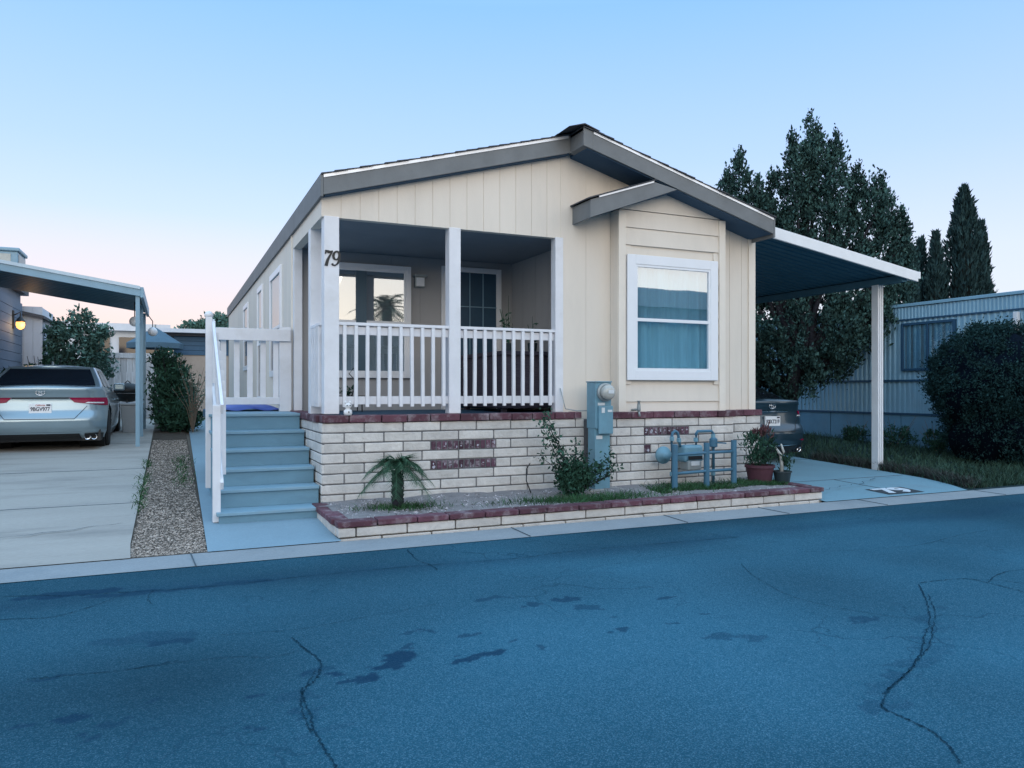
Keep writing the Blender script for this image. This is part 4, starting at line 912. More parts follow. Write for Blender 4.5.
# ------------------------------------------------------------------ cars
def car(label, cx, yr, zg, HW, L, paint, plate, ts=1.0, bar=False, group=None, H=1.44, script=None):
    t = thing('parked_car', (cx, yr + L / 2, zg), label, 'car', group)
    zf = H / 1.44
    def interp(x, pts):
        if x <= pts[0][0]: return pts[0][1]
        for (a, p), (b, q) in zip(pts[:-1], pts[1:]):
            if x <= b: k = (x - a) / (b - a); k = k * k * (3 - 2 * k); return p + (q - p) * k
        return pts[-1][1]
    rear = lambda z: interp(z / zf, [(.18, .16), (.28, .05), (.40, .01), (.52, .0), (.58, .035), (.66, .085), (.84, .11), (.95, .09), (1.0, .055), (1.06, .10)])
    front = lambda z: L - interp(z / zf, [(.18, .15), (.35, .0), (.6, .05), (.75, .25), (1.0, .6)])
    wid = lambda z: HW * interp(z / zf, [(.18, .93), (.35, .985), (.62, 1.0), (.8, .985), (.95, .94), (1.06, .90)])
    def shoulder(v): return zf * interp(v / L, [(0, 1.03), (.13, 1.045), (.3, 1.0), (.55, .96), (.72, .93), (.9, .80), (1, .70)])
    def curve(x, w): a = min(abs(x) / w, 1); return .10 * a ** 2.2 + .24 * max(0, a - .74) ** 2 / .0676 * (1 if a < 1 else 1)
    NR, NS, NF = 26, 46, 14
    def outline(z, rx=None):
        w = wid(z); y0 = rear(z); y1 = front(z); h = []
        for i in range(NR): x = w * math.sin(math.pi / 2 * i / (NR - 1)); h.append((x, y0 + curve(x, w)))
        ya = y0 + curve(w, w); yb = y1 - .55
        for i in range(1, NS):
            k = i / (NS - 1); y = ya + (yb - ya) * k; h.append((w * (1 - .03 * (2 * k - 1) ** 4), y))
        for i in range(1, NF): a = math.pi / 2 * i / (NF - 1); h.append((w * .97 * math.cos(a), yb + .55 * math.sin(a) ** .9))
        return h
    rows = 22; rows_z = lambda v: None
    base = outline(.6 * zf); nh = len(base); grid = []
    for r in range(rows):
        fr = r / (rows - 1); row = []
        for i in range(nh):
            v = min(max(base[i][1], 0), L); z = .20 * zf + fr * (shoulder(v) - .20 * zf); hh = outline(z)[i]; row.append((hh[0], hh[1], z))
        grid.append(row)
    G = np.array(grid); wheel_y = (.98 * L / 4.88, 3.80 * L / 4.88); WR = .345 * zf
    body = MB(); idx = {}
    for sgn in (1, -1):
        A = G.copy(); A[:, :, 0] *= sgn; A[:, :, 0] += cx; A[:, :, 1] += yr; A[:, :, 2] += zg
        fs = []
        for r in range(rows - 1):
            for i in range(nh - 1):
                c = G[r:r + 2, i:i + 2].reshape(-1, 3).mean(0)
                if c[0] > HW * .85 and any((c[1] - wy) ** 2 + (c[2] - WR) ** 2 < (WR + .05) ** 2 for wy in wheel_y): continue
                q = (r * nh + i, r * nh + i + 1, (r + 1) * nh + i + 1, (r + 1) * nh + i); fs.append(q if sgn > 0 else q[::-1])
        body.raw(A.reshape(-1, 3), fs)
    top = G[-1]; C = []
    for i in range(nh):
        C.append([(cx + top[i, 0] * s, yr + top[i, 1] + (0 if i >= NR else (curve(top[i, 0] * s, top[i, 0] + 1e-6) - curve(top[i, 0], top[i, 0] + 1e-6)) * 0), zg + top[i, 2] + .035 * (1 - s * s) * min(1, i / 12)) for s in np.linspace(-1, 1, 13)])
    body.grid(C)
    bo = body.build('body', paint, t, smooth=True)
    MB().box(cx - HW * .9, cx + HW * .9, yr + .2, yr + L - .2, zg + .16, zg + .34).build('underbody', blackm, t)
    for s in (-1, 1):
        for wy in wheel_y: MB().lathe((cx + s * (HW - .32), yr + wy, zg + WR), [(WR + .06, -.12), (WR + .06, .25 * 1)] if s > 0 else [(WR + .06, -.25), (WR + .06, .12)], 28, 'x').build('wheel_well', blackm, t)
    # greenhouse
    hb = HW * .90; yb0, yb1 = .40, L * .735; yt0, yt1 = 1.28, L * .60; ht = HW * .70; zt = 1.385 * zf
    def gh(u, r):                                     # u 0..1 half ring from rear centre to front centre, r 0..1 up
        e = math.sin(r * math.pi / 2) ** .9; k = r
        hw = hb + (ht - hb) * (k ** 1.25); y0 = yb0 + (yt0 - yb0) * k; y1 = yb1 + (yt1 - yb1) * k
        if u < .3: a = u / .3; x = hw * .93 * a; y = y0 + .07 * a ** 2
        elif u < .4: a = (u - .3) / .1 * math.pi / 2; x = hw * (.93 + .07 * math.sin(a)); y = y0 + .07 + .16 * (1 - math.cos(a))
        elif u < .7: a = (u - .4) / .3; x = hw; y = y0 + .23 + (y1 - .3 - y0 - .23) * a
        elif u < .8: a = (u - .7) / .1 * math.pi / 2; x = hw * (.9 + .1 * math.cos(a)); y = y1 - .3 + .2 * math.sin(a)
        else: a = (u - .8) / .2; x = hw * .9 * (1 - a); y = y1 - .1 + .1 * math.sin(a * math.pi / 2)
        zb = shoulder(min(max(y, 0), L)) - .02; z = zb + (zt - zb) * (math.sin(k * math.pi / 2) ** .85 if False else k)
        return Vector((x, y, z))
    us = np.linspace(0, 1, 61); rs_ = np.linspace(0, 1, 9); cab = MB()
    for s in (1, -1):
        P = [[(cx + s * gh(u, r).x, yr + gh(u, r).y, zg + gh(u, r).z) for u in us] for r in rs_]; cab.grid(P)
    P = []
    for u in us: g = gh(u, 1); P.append([(cx + g.x * q, yr + g.y, zg + g.z + .055 * zf * (1 - q * q) * (.35 + .65 * min(1, (g.y - yt0) / .5)) ) for q in np.linspace(-1, 1, 13)])
    cab.grid(P); cab.build('cabin', paint, t, smooth=True)
    cc = Vector((0, L * .5, .8))
    def patch(name, u0, u1, r0, r1, s=None, m=carglass, n=14, slant=(0, 0), off=.006):
        mb = MB()
        for sg in ((1, -1) if s is None else (s,)):
            P = []
            for j in range(7):
                r = r0 + (r1 - r0) * j / 6; row = []
                for i in range(n):
                    a = u0 + slant[0] * j / 6; b = u1 + slant[1] * j / 6; u = a + (b - a) * i / (n - 1); g = gh(u, r)
                    du = gh(min(u + .01, 1), r) - gh(max(u - .01, 0), r); dv = gh(u, min(r + .02, 1)) - gh(u, max(r - .02, 0)); nn = du.cross(dv).normalized()
                    if nn.dot(g - cc) < 0: nn = -nn
                    g = g + nn * off; row.append((cx + sg * g.x, yr + g.y, zg + g.z))
                P.append(row)
            mb.grid(P)
        return mb.build(name, m, t, smooth=True)
    patch('rear_window', 0, .285, .10, .90)
    patch('windscreen', .81, 1.0, .10, .92)
    for s in (1, -1): patch('side_window', .435, .54, .15, .88, s, slant=(0, 0)); patch('side_window', .555, .69, .15, .88, s, slant=(0, -.02))
    # rear details follow the tail surface
    def tail(name, quad, m, off=.008, n=10, k=5, par=None):
        """quad corners (x,z): inner-low, outer-low, outer-high, inner-high"""
        P = []; (a, b, c, d) = quad
        for j in range(k):
            v = j / (k - 1); row = []
            for i in range(n):
                u = i / (n - 1); x = (a[0] * (1 - u) + b[0] * u) * (1 - v) + (d[0] * (1 - u) + c[0] * u) * v; z = (a[1] * (1 - u) + b[1] * u) * (1 - v) + (d[1] * (1 - u) + c[1] * u) * v; z *= zf
                w = wid(z); xx = max(-w * .999, min(w * .999, x)); row.append((cx + xx * (1 + off / max(abs(xx), .3) * (abs(xx) / w) ** 4), yr + rear(z) + curve(xx, w) - off, zg + z))
            P.append(row)
        return MB().grid(P).build(name, m, par or t, smooth=True)
    W = HW
    for s in (-1, 1):
        tl = tail('tail_light', ((s * .74 * W, .80), (s * .985 * W, .79), (s * .985 * W, .86), (s * .70 * W, .86)), redlamp, .012, 16) if bar else tail('tail_light', ((s * .50 * W, .79), (s * .985 * W, .735), (s * .985 * W, .865), (s * .42 * W, .865)), redlamp, .012, 16)
        tail('reverse_lamp', ((s * .66 * W, .775), (s * .93 * W, .768), (s * .93 * W, .790), (s * .70 * W, .795)), clearlamp, .017, 10, par=tl)
    tail('trunk_trim', ((-.42 * W, .848), (.42 * W, .848), (.42 * W, .868), (-.42 * W, .868)), chrome if bar else blackm, .012)
    tail('lid_gap', ((-.50 * W, .520), (.50 * W, .520), (.52 * W, .530), (-.52 * W, .530)), blackm, .006)
    for s in (-1, 1): tail('lid_gap', ((s * .50 * W, .52), (s * .512 * W, .52), (s * .70 * W, .73), (s * .688 * W, .73)), blackm, .006, 3, 8)
    tail('diffuser', ((-.62 * W, .17), (.62 * W, .17), (.58 * W, .285), (-.58 * W, .285)), blackm, .014)
    tail('bumper_trim', ((-.62 * W, .29), (.62 * W, .29), (.62 * W, .305), (-.62 * W, .305)), paint if not bar else chrome, .018)
    for s in (-1, 1):
        tail('bumper_vent', ((s * .64 * W, .17), (s * .90 * W, .17), (s * .93 * W, .285), (s * .66 * W, .285)), blackm, .012)
        tail('bumper_reflector', ((s * .68 * W, .375), (s * .9 * W, .375), (s * .9 * W, .395), (s * .68 * W, .395)), redlamp if bar else paint, .009)
        for dx in ((0.70, .80) if not bar else (.74,)):
            yy = yr + rear(.22) + curve(dx * W, W) - .03; MB().lathe((cx + s * dx * W, yy, zg + .225 * zf), [(.038, .06), (.044, 0), (.036, .004), (.03, .05)], 18, 'y').build('exhaust_tip', chrome, t)
    # plate
    zp = (.69 if not bar else .70) * zf; yp = yr + rear(zp) - .020
    pl = MB().box(cx - .155, cx + .155, yp - .004, yp + .03, zg + zp - .078, zg + zp + .078).build('licence_plate', platem, t, bevel=.004)
    text_mb(plate, .085, lambda u, v, w: (cx + u, yp - .006 - w, zg + zp - .008 + v), .001, 0, .0015, .80).build('plate_number', inkblue, pl)
    if script: text_mb(script, .034, lambda u, v, w: (cx + u, yp - .006 - w, zg + zp + .055 + v), .001, .15, .0004).build('plate_heading', inkred, pl)
    m = MB(); m.box(cx + .085, cx + .14, yp - .007, yp - .004, zg + zp + .045, zg + zp + .07); m.build('registration_sticker', inkblue, pl)
    ze = .945 * zf; ye = yr + rear(ze) - .012; em = MB(); ring = lambda a, b, n=28: [(cx + a * math.cos(2 * math.pi * i / n), ye, zg + ze + b * math.sin(2 * math.pi * i / n)) for i in range(n + 1)]
    em.tube(ring(.062, .042), .006, 6); em.tube(ring(.022, .038), .005, 6)
    em.tube([(cx - .045, ye, zg + ze + .014), (cx, ye, zg + ze + .008), (cx + .045, ye, zg + ze + .014)], .005, 6); em.build('emblem', chrome, t, smooth=True)
    fin = MB(); fin.prism([(1.40, zt + .03), (1.60, zt + .055), (1.50, zt + .10), (1.46, zt + .105)], 'x', cx - .012, cx + .012)
    fin.v = [v + np.array((0, yr, zg)) for v in fin.v]; fin.build('roof_antenna', paint, t, bevel=.004)
    for s in (-1, 1):
        for wy in wheel_y:
            c = (cx + s * (HW - .21), yr + wy, zg + WR); e = s
            w_ = MB().lathe(c, [(WR * .62, .20 * e), (WR * .93, .195 * e), (WR, .16 * e), (WR, .0), (WR * .93, -.03 * e), (WR * .6, -.03 * e)], 36, 'x').build('wheel', rubber, t, smooth=False)
            rm = MB().lathe(c, [(.02, .17 * e), (.06, .175 * e), (.07, .12 * e), (WR * .55, .13 * e), (WR * .60, .19 * e), (WR * .63, .185 * e)], 30, 'x')
            for q in range(10):
                a = q * math.pi / 5; rm.bar((c[0] + .165 * e, c[1] + .05 * math.cos(a), c[2] + .05 * math.sin(a)), (c[0] + .18 * e, c[1] + WR * .6 * math.cos(a), c[2] + WR * .6 * math.sin(a)), .03, .02, (1, 0, 0))
            rm.build('rim', galv, w_)
        mx = cx + s * (HW * .93); my = yr + L * .655
        mr = MB().box(mx - .02, mx + .16 * s + .02, my - .05, my + .07, zg + .98 * zf, zg + 1.12 * zf) if s > 0 else MB().box(mx - .18, mx + .02, my - .05, my + .07, zg + .98 * zf, zg + 1.12 * zf)
        mr.build('side_mirror', paint, t, bevel=.03)
        for hy in (.47, .66): MB().box(*sorted((cx + s * HW * .985, cx + s * (HW * .985 + .025))), yr + L * hy - .25, yr + L * hy - .06, zg + .80 * zf, zg + .83 * zf).build('door_handle', paint, t, bevel=.008)
    return t
car('silver sedan parked under the left carport with its tail facing the street', -1.885, 14.0, gz(14.3), .93, 4.88, silver, '9BGV977', script='California', group='cars parked beside the homes')
car('dark navy sedan parked under the right awning, half hidden by the house', 8.73, 9.25, gz(9.6), .83, 4.6, navy, '8XKT219', bar=True, group='cars parked beside the homes', H=1.40)

# ------------------------------------------------------------------ right: awning, trailer, hedge
aw = thing('awning', (8.7, 8.0, gz(8)), 'white metal carport awning attached to the right side of the cream home', 'awning')
AX0, AX1, AY0, AY1 = 7.24, 10.08, 7.80, 14.4
za = lambda x: 3.40 - (x - AX0) * .150
P = []; k = 0; y = AY0 + .02
while y < AY1:
    for o, d in ((0, 0), (.10, 0), (.115, .035), (.135, .035)):
        P.append([(AX0, y + o, za(AX0) + d), (AX1, y + o, za(AX1) + d)])
    y += .15
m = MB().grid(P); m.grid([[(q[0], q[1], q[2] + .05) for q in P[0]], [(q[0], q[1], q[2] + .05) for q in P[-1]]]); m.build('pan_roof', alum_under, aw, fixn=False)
m = MB(); m.raw([(AX0 - .02, yy, za(AX0) + d) for yy in (AY0 - .02, AY0 + .015) for d in (-.07, .085)] + [(AX1, yy, za(AX1) + d) for yy in (AY0 - .02, AY0 + .015) for d in (-.075, .075)], [(0, 1, 5, 4), (2, 6, 7, 3), (0, 2, 3, 1), (4, 5, 7, 6), (1, 3, 7, 5), (0, 4, 6, 2)]); m.build('front_fascia', alum_white, aw, bevel=.006)
MB().box(AX1 - .005, AX1 + .05, AY0 - .02, AY1, za(AX1) - .03, za(AX1) + .075).build('gutter', alum_white, aw, bevel=.006)
m = MB(); m.box(9.82, 9.92, AY0 + .05, AY1, za(9.87) - .11, za(9.87) - .012); m.build('beam', alum_under, aw)
for y in (8.32, 11.2, 14.0):
    m = MB(); m.box(9.815, 9.925, y - .045, y + .06, gz(y), za(9.87) - .105)
    for q in (9.815, 9.857, 9.899): m.box(q, q + .026, y - .062, y - .045, gz(y), za(9.87) - .105)
    po = m.build('awning_post', alum_white, aw, bevel=.004)

tl = thing('trailer_home', (15.2, 15, gz(15)), 'blue grey corrugated metal trailer home at the right behind the hedge', 'trailer')
TX, TY0, TY1 = 13.5, 7.2, 24
def corr(z0, z1, step, d, y0=TY0, y1=TY1, x=TX):
    P0, P1 = [], []; y = y0; o = ((0, 0), (.45, 0), (.6, 1), (.85, 1))
    while y < y1:
        for a, b in o: P0.append((x - b * d, y + a * step, z0)); P1.append((x - b * d, y + a * step, z1))
        y += step
    return MB().grid([P0, P1])
corr(.84, 2.70, .115, .020).build('ribbed_wall', trailerm, tl, fixn=False)
corr(2.72, 2.96, .075, .013, x=TX - .012).build('ribbed_band', trailerm, tl, fixn=False)
m = MB(); m.box(TX + .03, TX + 3.6, TY0 + .02, TY1, .3, 2.98); m.build('shell', trailerm, tl)
m = MB(); m.box(TX - .05, TX + 3.7, TY0 - .05, TY1 + .05, 2.97, 3.03); m.build('roof_edge', trailerm, tl, bevel=.006)
m = MB()
m.box(TX - .035, TX, TY0, TY1, 2.695, 2.725); m.box(TX - .04, TX, TY0, TY1, 1.47, 1.51); m.box(TX - .05, TX, TY0, TY1, .80, .84); m.build('trim_strips', trailertrim, tl)
P = []; y = TY0
sk = MB()
while y < TY1: sk.box(TX - .03, TX, y, y + .885, gz(y) - .05, .80); y += .9
sk.build('skirting', skirtm, tl, bevel=.006)
def twin(y0, y1, z0, z1):
    f = MB(); x = TX - .03; w = .05
    f.box(x - .02, x + .04, y0, y0 + w, z0, z1); f.box(x - .02, x + .04, y1 - w, y1, z0, z1); f.box(x - .02, x + .04, y0 + w, y1 - w, z0, z0 + w); f.box(x - .02, x + .04, y0 + w, y1 - w, z1 - w, z1); ym = (y0 + y1) / 2; f.box(x - .015, x + .03, ym - .02, ym + .02, z0 + w, z1 - w)
    fo = f.build('window', trailertrim, tl, bevel=.003)
    MB().grid([[(x, y0 + w, z0 + w), (x, y1 - w, z0 + w)], [(x, y0 + w, z1 - w), (x, y1 - w, z1 - w)]]).build('pane', pane_lo, fo)
    yy = np.linspace(y0 + w, y1 - w, 70); P = [[(x + .03 + .01 * math.sin(34 * q + 2 * math.sin(4 * q)), q, z) for q in yy] for z in (z0 + w, z1 - w)]
    MB().grid(P).build('curtain', greyc, fo, smooth=True)
    MB().box(x + .045, x + .055, y0 + .01, y1 - .01, z0 + .01, z1 - .01).build('backing', trailertrim, fo)
twin(9.62, 10.78, 1.68, 2.64); twin(15.0, 16.2, 1.68, 2.64)
MB().box(TX - .12, TX - .04, 8.42, 8.5, 2.30, 2.66).build('vent_hood', alum_white, tl, bevel=.01)

hd = thing('hedge', (12.25, 8.15, gz(8.15)), 'dense dark rounded hedge beside the trailer at the right edge', 'hedge')
pts = [clumps((12.6, 8.25, 1.45), (.98, 1.1, .98), 900, 56, .085, 71, .84), clumps((12.6, 8.2, .75), (.82, .9, .80), 420, 46, .085, 72, .8), clumps((12.9, 7.55, 1.3), (.95, .8, .9), 520, 46, .085, 74, .84)]
leafy('leaves', np.concatenate(pts), .042, hedgem, hd, .45, .25, 73)
def blob(c, r, seed, k=.12):
    rs = np.random.RandomState(seed); V = []; F = []; n, q = 14, 22
    for i in range(n + 1):
        for j in range(q):
            a = math.pi * i / n; b = 2 * math.pi * j / q; s = 1 + k * math.sin(3 * b + seed) * math.sin(2 * a) + k * .6 * math.sin(5 * b + 2 * seed + 4 * a)
            V.append((c[0] + r[0] * s * math.sin(a) * math.cos(b), c[1] + r[1] * s * math.sin(a) * math.sin(b), c[2] + r[2] * s * math.cos(a)))
    F = [(i * q + j, i * q + (j + 1) % q, (i + 1) * q + (j + 1) % q, (i + 1) * q + j) for i in range(n) for j in range(q)]
    return V, F
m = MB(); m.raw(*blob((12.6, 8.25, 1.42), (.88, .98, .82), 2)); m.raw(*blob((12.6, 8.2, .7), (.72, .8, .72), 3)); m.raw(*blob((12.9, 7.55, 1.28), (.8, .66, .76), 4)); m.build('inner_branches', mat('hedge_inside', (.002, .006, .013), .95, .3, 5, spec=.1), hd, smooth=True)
m = MB()
for k in range(5): m.tube([(12.45 + .09 * k, 8.3, .05), (12.4 + .12 * k, 8.25, .5)], .035, 7)
m.build('trunk', bark, hd)
for i, (x, y, r, h, lb) in enumerate([(13.0, 10.55, .38, .42, 'ragged dark weed bush below the trailer window'), (13.05, 9.7, .28, .4, 'small wispy weed left of the hedge foot'), (13.1, 11.6, .25, .3, 'low weed by the trailer skirting behind the awning post')]):
    t = thing('weed_bush', (x, y, gz(y)), lb, 'weed', 'weeds along the trailer skirting')
    leafy('leaves', clumps((x, y, gz(y) + h * .5), (r, r, h * .55), 50, 22, .06, 80 + i, .2), .06, shrubm, t, .35, .5, 90 + i)
    m = MB()
    for k in range(9): a = k * .7; m.tube([(x, y, gz(y)), (x + r * math.cos(a), y + r * math.sin(a), gz(y) + h * (1 + .25 * (k % 3)))], [.006, .003], 5)
    m.build('stems', drym, t)
m = MB(); m.box(13.15, 13.24, 9.02, 9.11, gz(9), .62); m.box(13.13, 13.26, 9.0, 9.13, .62, .65)
solo('stub_post', m, skirtm, 'short pale post standing beside the hedge foot', 'post', (13.2, 9.06, gz(9)))
m = MB()
def dpt(x, y, d): return (x, y, gz(y) + .012 + d)
m.raw([dpt(8.03, 6.60, .0045), dpt(8.66, 6.60, .0045), dpt(8.70, 6.98, .0045), dpt(8.06, 6.98, .0045)], [(0, 1, 2, 3)])
pn = m.build('painted_space_number', darkmark); struct(pn)
struct(text_mb('79', .40, lambda u, v, w: dpt(8.36 + u + .02 * v, 6.79 + v, .0075), .0, 0, .02, 1.25).build('painted_number', whiteroad, fixn=False))

# ------------------------------------------------------------------ trees
def branch(mb, p, q, r0, r1, seed, n=7, wob=.05):
    rs = random.Random(seed); p = Vector(p); q = Vector(q); pts = []
    for i in range(n): t = i / (n - 1); c = p.lerp(q, t); pts.append(c + Vector((rs.uniform(-wob, wob), rs.uniform(-wob, wob), 0)) * (1 if 0 < i < n - 1 else 0))
    mb.tube(pts, [r0 + (r1 - r0) * i / (n - 1) for i in range(n)], 8)
LAT = Vector((.912, -.41, 0)); FWD = Vector((.41, .912, 0))
T0 = Vector((12.05, 11.9, gz(11.9)))
tr_ = thing('juniper_tree', T0, 'big dark many-spired juniper tree between the awning and the trailer', 'tree')
LOBES = [  # lateral m, top height m, radius, half height, depth offset
    (.06, 7.05, .20, 1.0, 0), (.27, 6.9, .16, .8, .1), (-.33, 6.6, .17, .9, -.1), (-.05, 6.2, .26, .9, .15), (.68, 6.7, .20, .8, .15), (.50, 6.0, .24, .7, -.2), (.25, 5.6, .34, .9, .1),
    (1.12, 5.95, .22, .75, .1), (1.42, 5.85, .22, .7, -.1), (1.0, 5.25, .30, .75, .2), (1.7, 5.5, .18, .6, .1), (1.95, 5.1, .20, .7, 0), (2.12, 4.4, .18, .6, .1), (1.6, 4.8, .28, .8, -.1), (1.95, 4.3, .26, .6, .2), (1.35, 4.5, .5, .9, .2), (.75, 4.9, .6, 1.0, 0),
    (-.56, 5.95, .20, .75, .2), (-.42, 5.1, .27, .8, 0), (-.80, 5.5, .22, .6, .1), (-1.05, 5.75, .17, .6, 0), (-1.38, 6.25, .19, .85, 0), (-1.62, 5.85, .14, .55, .1), (-1.35, 5.2, .34, .6, .1), (-.95, 4.75, .28, .6, 0),
    (-.72, 4.4, .5, .75, 0), (-1.2, 4.2, .4, .6, .2), (0, 4.5, .75, 1.0, .2), (1.9, 3.7, .3, .55, .1),
    (.2, 3.5, .85, .9, -.1), (-.7, 3.5, .65, .8, .2), (.75, 3.2, .6, .75, .2), (1.3, 3.35, .5, .6, 0), (.1, 2.45, .6, .5, .2), (-1.1, 3.0, .5, .7, .3), (-1.0, 2.15, .45, .55, .5), (-.35, 2.25, .6, .6, -.1), (-.75, 1.95, .45, .6, .3), (-1.0, 1.5, .38, .55, .6), (.55, 2.35, .5, .45, 0), (-1.5, 2.5, .4, .7, .8), (1.5, 3.5, .35, .5, .1)]
LOBES = [(a_, t_ - h_, r_, h_, d_) for a_, t_, r_, h_, d_ in LOBES]
pts = []; dirs = []; limbs = MB()
branch(limbs, T0 - LAT * .40, T0 + Vector((-.2, .1, 1.8)), .17, .13, 5, 4, .015)
for i, (la, h, r, hh, dp) in enumerate(LOBES):
    c = T0 + LAT * la + FWD * dp + Vector((0, 0, h - T0.z)); n = int((58 if r < .42 else 34) * (r * hh) ** .6 / .6 * (1.7 if h < 2.9 else 1)) + 14
    p = clumps(c, (r, r, hh), n, 44, .095, 200 + i, .45, 1.5)
    tip = np.clip((p[:, 2] - (c.z - hh)) / (2 * hh), 0, 1.1)[:, None]; sh0 = 1 - .42 * tip ** 3; p[:, :2] = np.array(c)[:2] + (p[:, :2] - np.array(c)[:2]) * sh0 * 1.12
    pts.append(p); dd = p - np.array(c); dd[:, 2] = abs(dd[:, 2]) * .3 + .55; dirs.append(dd / np.linalg.norm(dd, axis=1)[:, None])
    branch(limbs, T0 + Vector((rnd.uniform(-.05, .05), 0, 1.3)), c - Vector((0, 0, hh * .2)), .075, .02, 300 + i, 7, .06)
limbs.build('trunk', bark, tr_, smooth=True)
leafy('crown', np.concatenate(pts), .07, conifer, tr_, .55, .4, 210, np.concatenate(dirs) * .45)
def cypress(x, y, h, r, label, seed, tops=1):
    z0 = gz(y); t = thing('cypress_tree', (x, y, z0), label, 'tree', 'slender cypress trees behind the trailer')
    rs = np.random.RandomState(seed); n = int(5200 * h * r / 6); k = rs.rand(n) ** .85; z = z0 + .3 + (h - .3) * k
    prof = r * np.clip(np.minimum(1, (k / .12) ** .5) * (1 - k ** 2.3) ** .8, .03, 1); a = rs.rand(n) * 6.283
    lump = 1 + .16 * np.sin(5 * a + 9 * k + seed) + .12 * np.sin(3 * a - 17 * k)
    rr = prof * lump * (.72 + .33 * rs.rand(n)); p = np.stack([x + rr * np.cos(a), y + rr * np.sin(a), z], 1)
    d = np.stack([np.cos(a) * .35, np.sin(a) * .35, np.ones(n)], 1)
    leafy('crown', p, .24, cypm, t, .3, .5, seed, d)
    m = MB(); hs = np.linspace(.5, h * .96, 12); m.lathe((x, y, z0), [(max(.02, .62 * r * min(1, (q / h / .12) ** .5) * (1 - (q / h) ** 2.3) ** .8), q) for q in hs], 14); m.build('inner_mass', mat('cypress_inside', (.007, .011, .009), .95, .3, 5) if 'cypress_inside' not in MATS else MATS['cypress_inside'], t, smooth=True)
    MB().tube([(x, y, z0), (x, y, z0 + .9)], .14, 8).build('trunk', bark, t)
def at(u, s): a = (u - 512) / 760; return (s * (.41 + .912 * a), s * (.912 - .41 * a))
for u, s, top, r, lb, sd in [(912, 30, 243, .32, 'leftmost and lowest of the cypresses showing over the trailer', 1), (921, 31, 234, .40, 'second slim cypress from the left over the trailer roof', 2), (936, 30, 229, .46, 'pointed mid-height cypress just left of the tallest one', 3), (964, 30, 184, .95, 'tallest and broadest dark cypress over the trailer roof', 4), (981, 31, 219, .50, 'rightmost cypress leaning against the tallest one', 5)]:
    x, y = at(u, s); cypress(x, y, 1.3 + (390 - top - 9) / 760 * s - gz(y) + .1, r, lb, 400 + sd)

# ------------------------------------------------------------------ left: carport, neighbour's home and yard
cp = thing('carport', (-2.0, 17, gz(17)), 'grey metal carport with thin posts over the silver sedan', 'carport')
CX0, CX1, CY0, CY1 = -3.4, -.47, 14.45, 18.2
zc = lambda x: 3.00 + (CX1 - x) * .155
P = []; y = CY0 + .03
while y < CY1:
    for o, d in ((0, 0), (.22, 0), (.235, .03), (.265, .03)): P.append([(CX0, y + o, zc(CX0) - .03 + d), (CX1, y + o, zc(CX1) - .03 + d)])
    y += .3
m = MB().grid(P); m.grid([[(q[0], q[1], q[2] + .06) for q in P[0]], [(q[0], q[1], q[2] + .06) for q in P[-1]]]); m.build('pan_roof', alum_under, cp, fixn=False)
m = MB(); m.raw([(CX0, yy, zc(CX0) + d) for yy in (CY0, CY0 + .03) for d in (-.10, .06)] + [(CX1, yy, zc(CX1) + d) for yy in (CY0, CY0 + .03) for d in (-.10, .06)], [(0, 1, 5, 4), (2, 6, 7, 3), (0, 2, 3, 1), (4, 5, 7, 6), (1, 3, 7, 5), (0, 4, 6, 2)]); m.build('front_edge', alum_beige, cp, bevel=.005)
m = MB(); m.raw([(CX0, CY0 - .02, zc(CX0) + d) for d in (.02, .075)] + [(CX0, CY0, zc(CX0) + d) for d in (.02, .075)] + [(CX1, CY0 - .02, zc(CX1) + d) for d in (.02, .075)] + [(CX1, CY0, zc(CX1) + d) for d in (.02, .075)], [(0, 1, 5, 4), (2, 6, 7, 3), (0, 2, 3, 1), (4, 5, 7, 6), (1, 3, 7, 5), (0, 4, 6, 2)]); m.build('front_lip', mat('carport_lip', (.45, .56, .64), .45, .06, 5), cp)
MB().box(CX1, CX1 + .05, CY0, CY1, zc(CX1) - .12, zc(CX1) + .06).build('side_edge', alum_beige, cp, bevel=.005)
for y in (14.52, 16.3, 18.05): MB().box(CX1 - .075, CX1 - .01, y - .035, y + .035, gz(y), zc(CX1) - .06).build('carport_post', alum_beige, cp, bevel=.004)
nb = thing('neighbour_home', (-6.2, 20, gz(20)), 'grey sided neighbour home at the left edge with a lit wall lantern', 'house')
m = MB(); z = .35
m.box(-9, -3.24, 13, 21.2, .3, 3.55)
while z < 3.3: m.box(-3.24, -3.205, 13, 21.2, z, z + .19); z += .2
m.build('wall', greyw, nb)
m = MB(); m.box(-9.2, -3.1, 12.8, 21.4, 3.55, 3.66); m.build('roof', roofgrey, nb)
sdh = thing('shed', (-3.6, 22, gz(21)), 'white vertical board shed with dark roof edge behind the left neighbour home', 'shed')
m = MB(); x = -4.6
m.box(-4.6, -2.84, 21.33, 23.4, .4, 3.3)
while x < -2.86: m.box(x, x + .19, 21.315, 21.329, .5, 3.3); x += .2
m.build('wall', farwhite, sdh)
m = MB(); m.raw([(-4.7, 21.2, 3.42), (-2.76, 21.2, 2.95 + .06), (-2.76, 23.5, 3.01), (-4.7, 23.5, 3.42), (-4.7, 21.2, 3.50), (-2.76, 21.2, 3.08), (-2.76, 23.5, 3.08), (-4.7, 23.5, 3.5)], [(0, 3, 2, 1), (4, 5, 6, 7), (0, 1, 5, 4), (1, 2, 6, 5), (2, 3, 7, 6), (3, 0, 4, 7)]); m.build('roof', roofgrey, sdh)
ll = thing('wall_lantern', (-3.1, 20.0, 2.6), 'lit amber glass wall lantern on the grey neighbour home', 'lantern')
LX, LY, LZ = -3.06, 20.0, 2.72
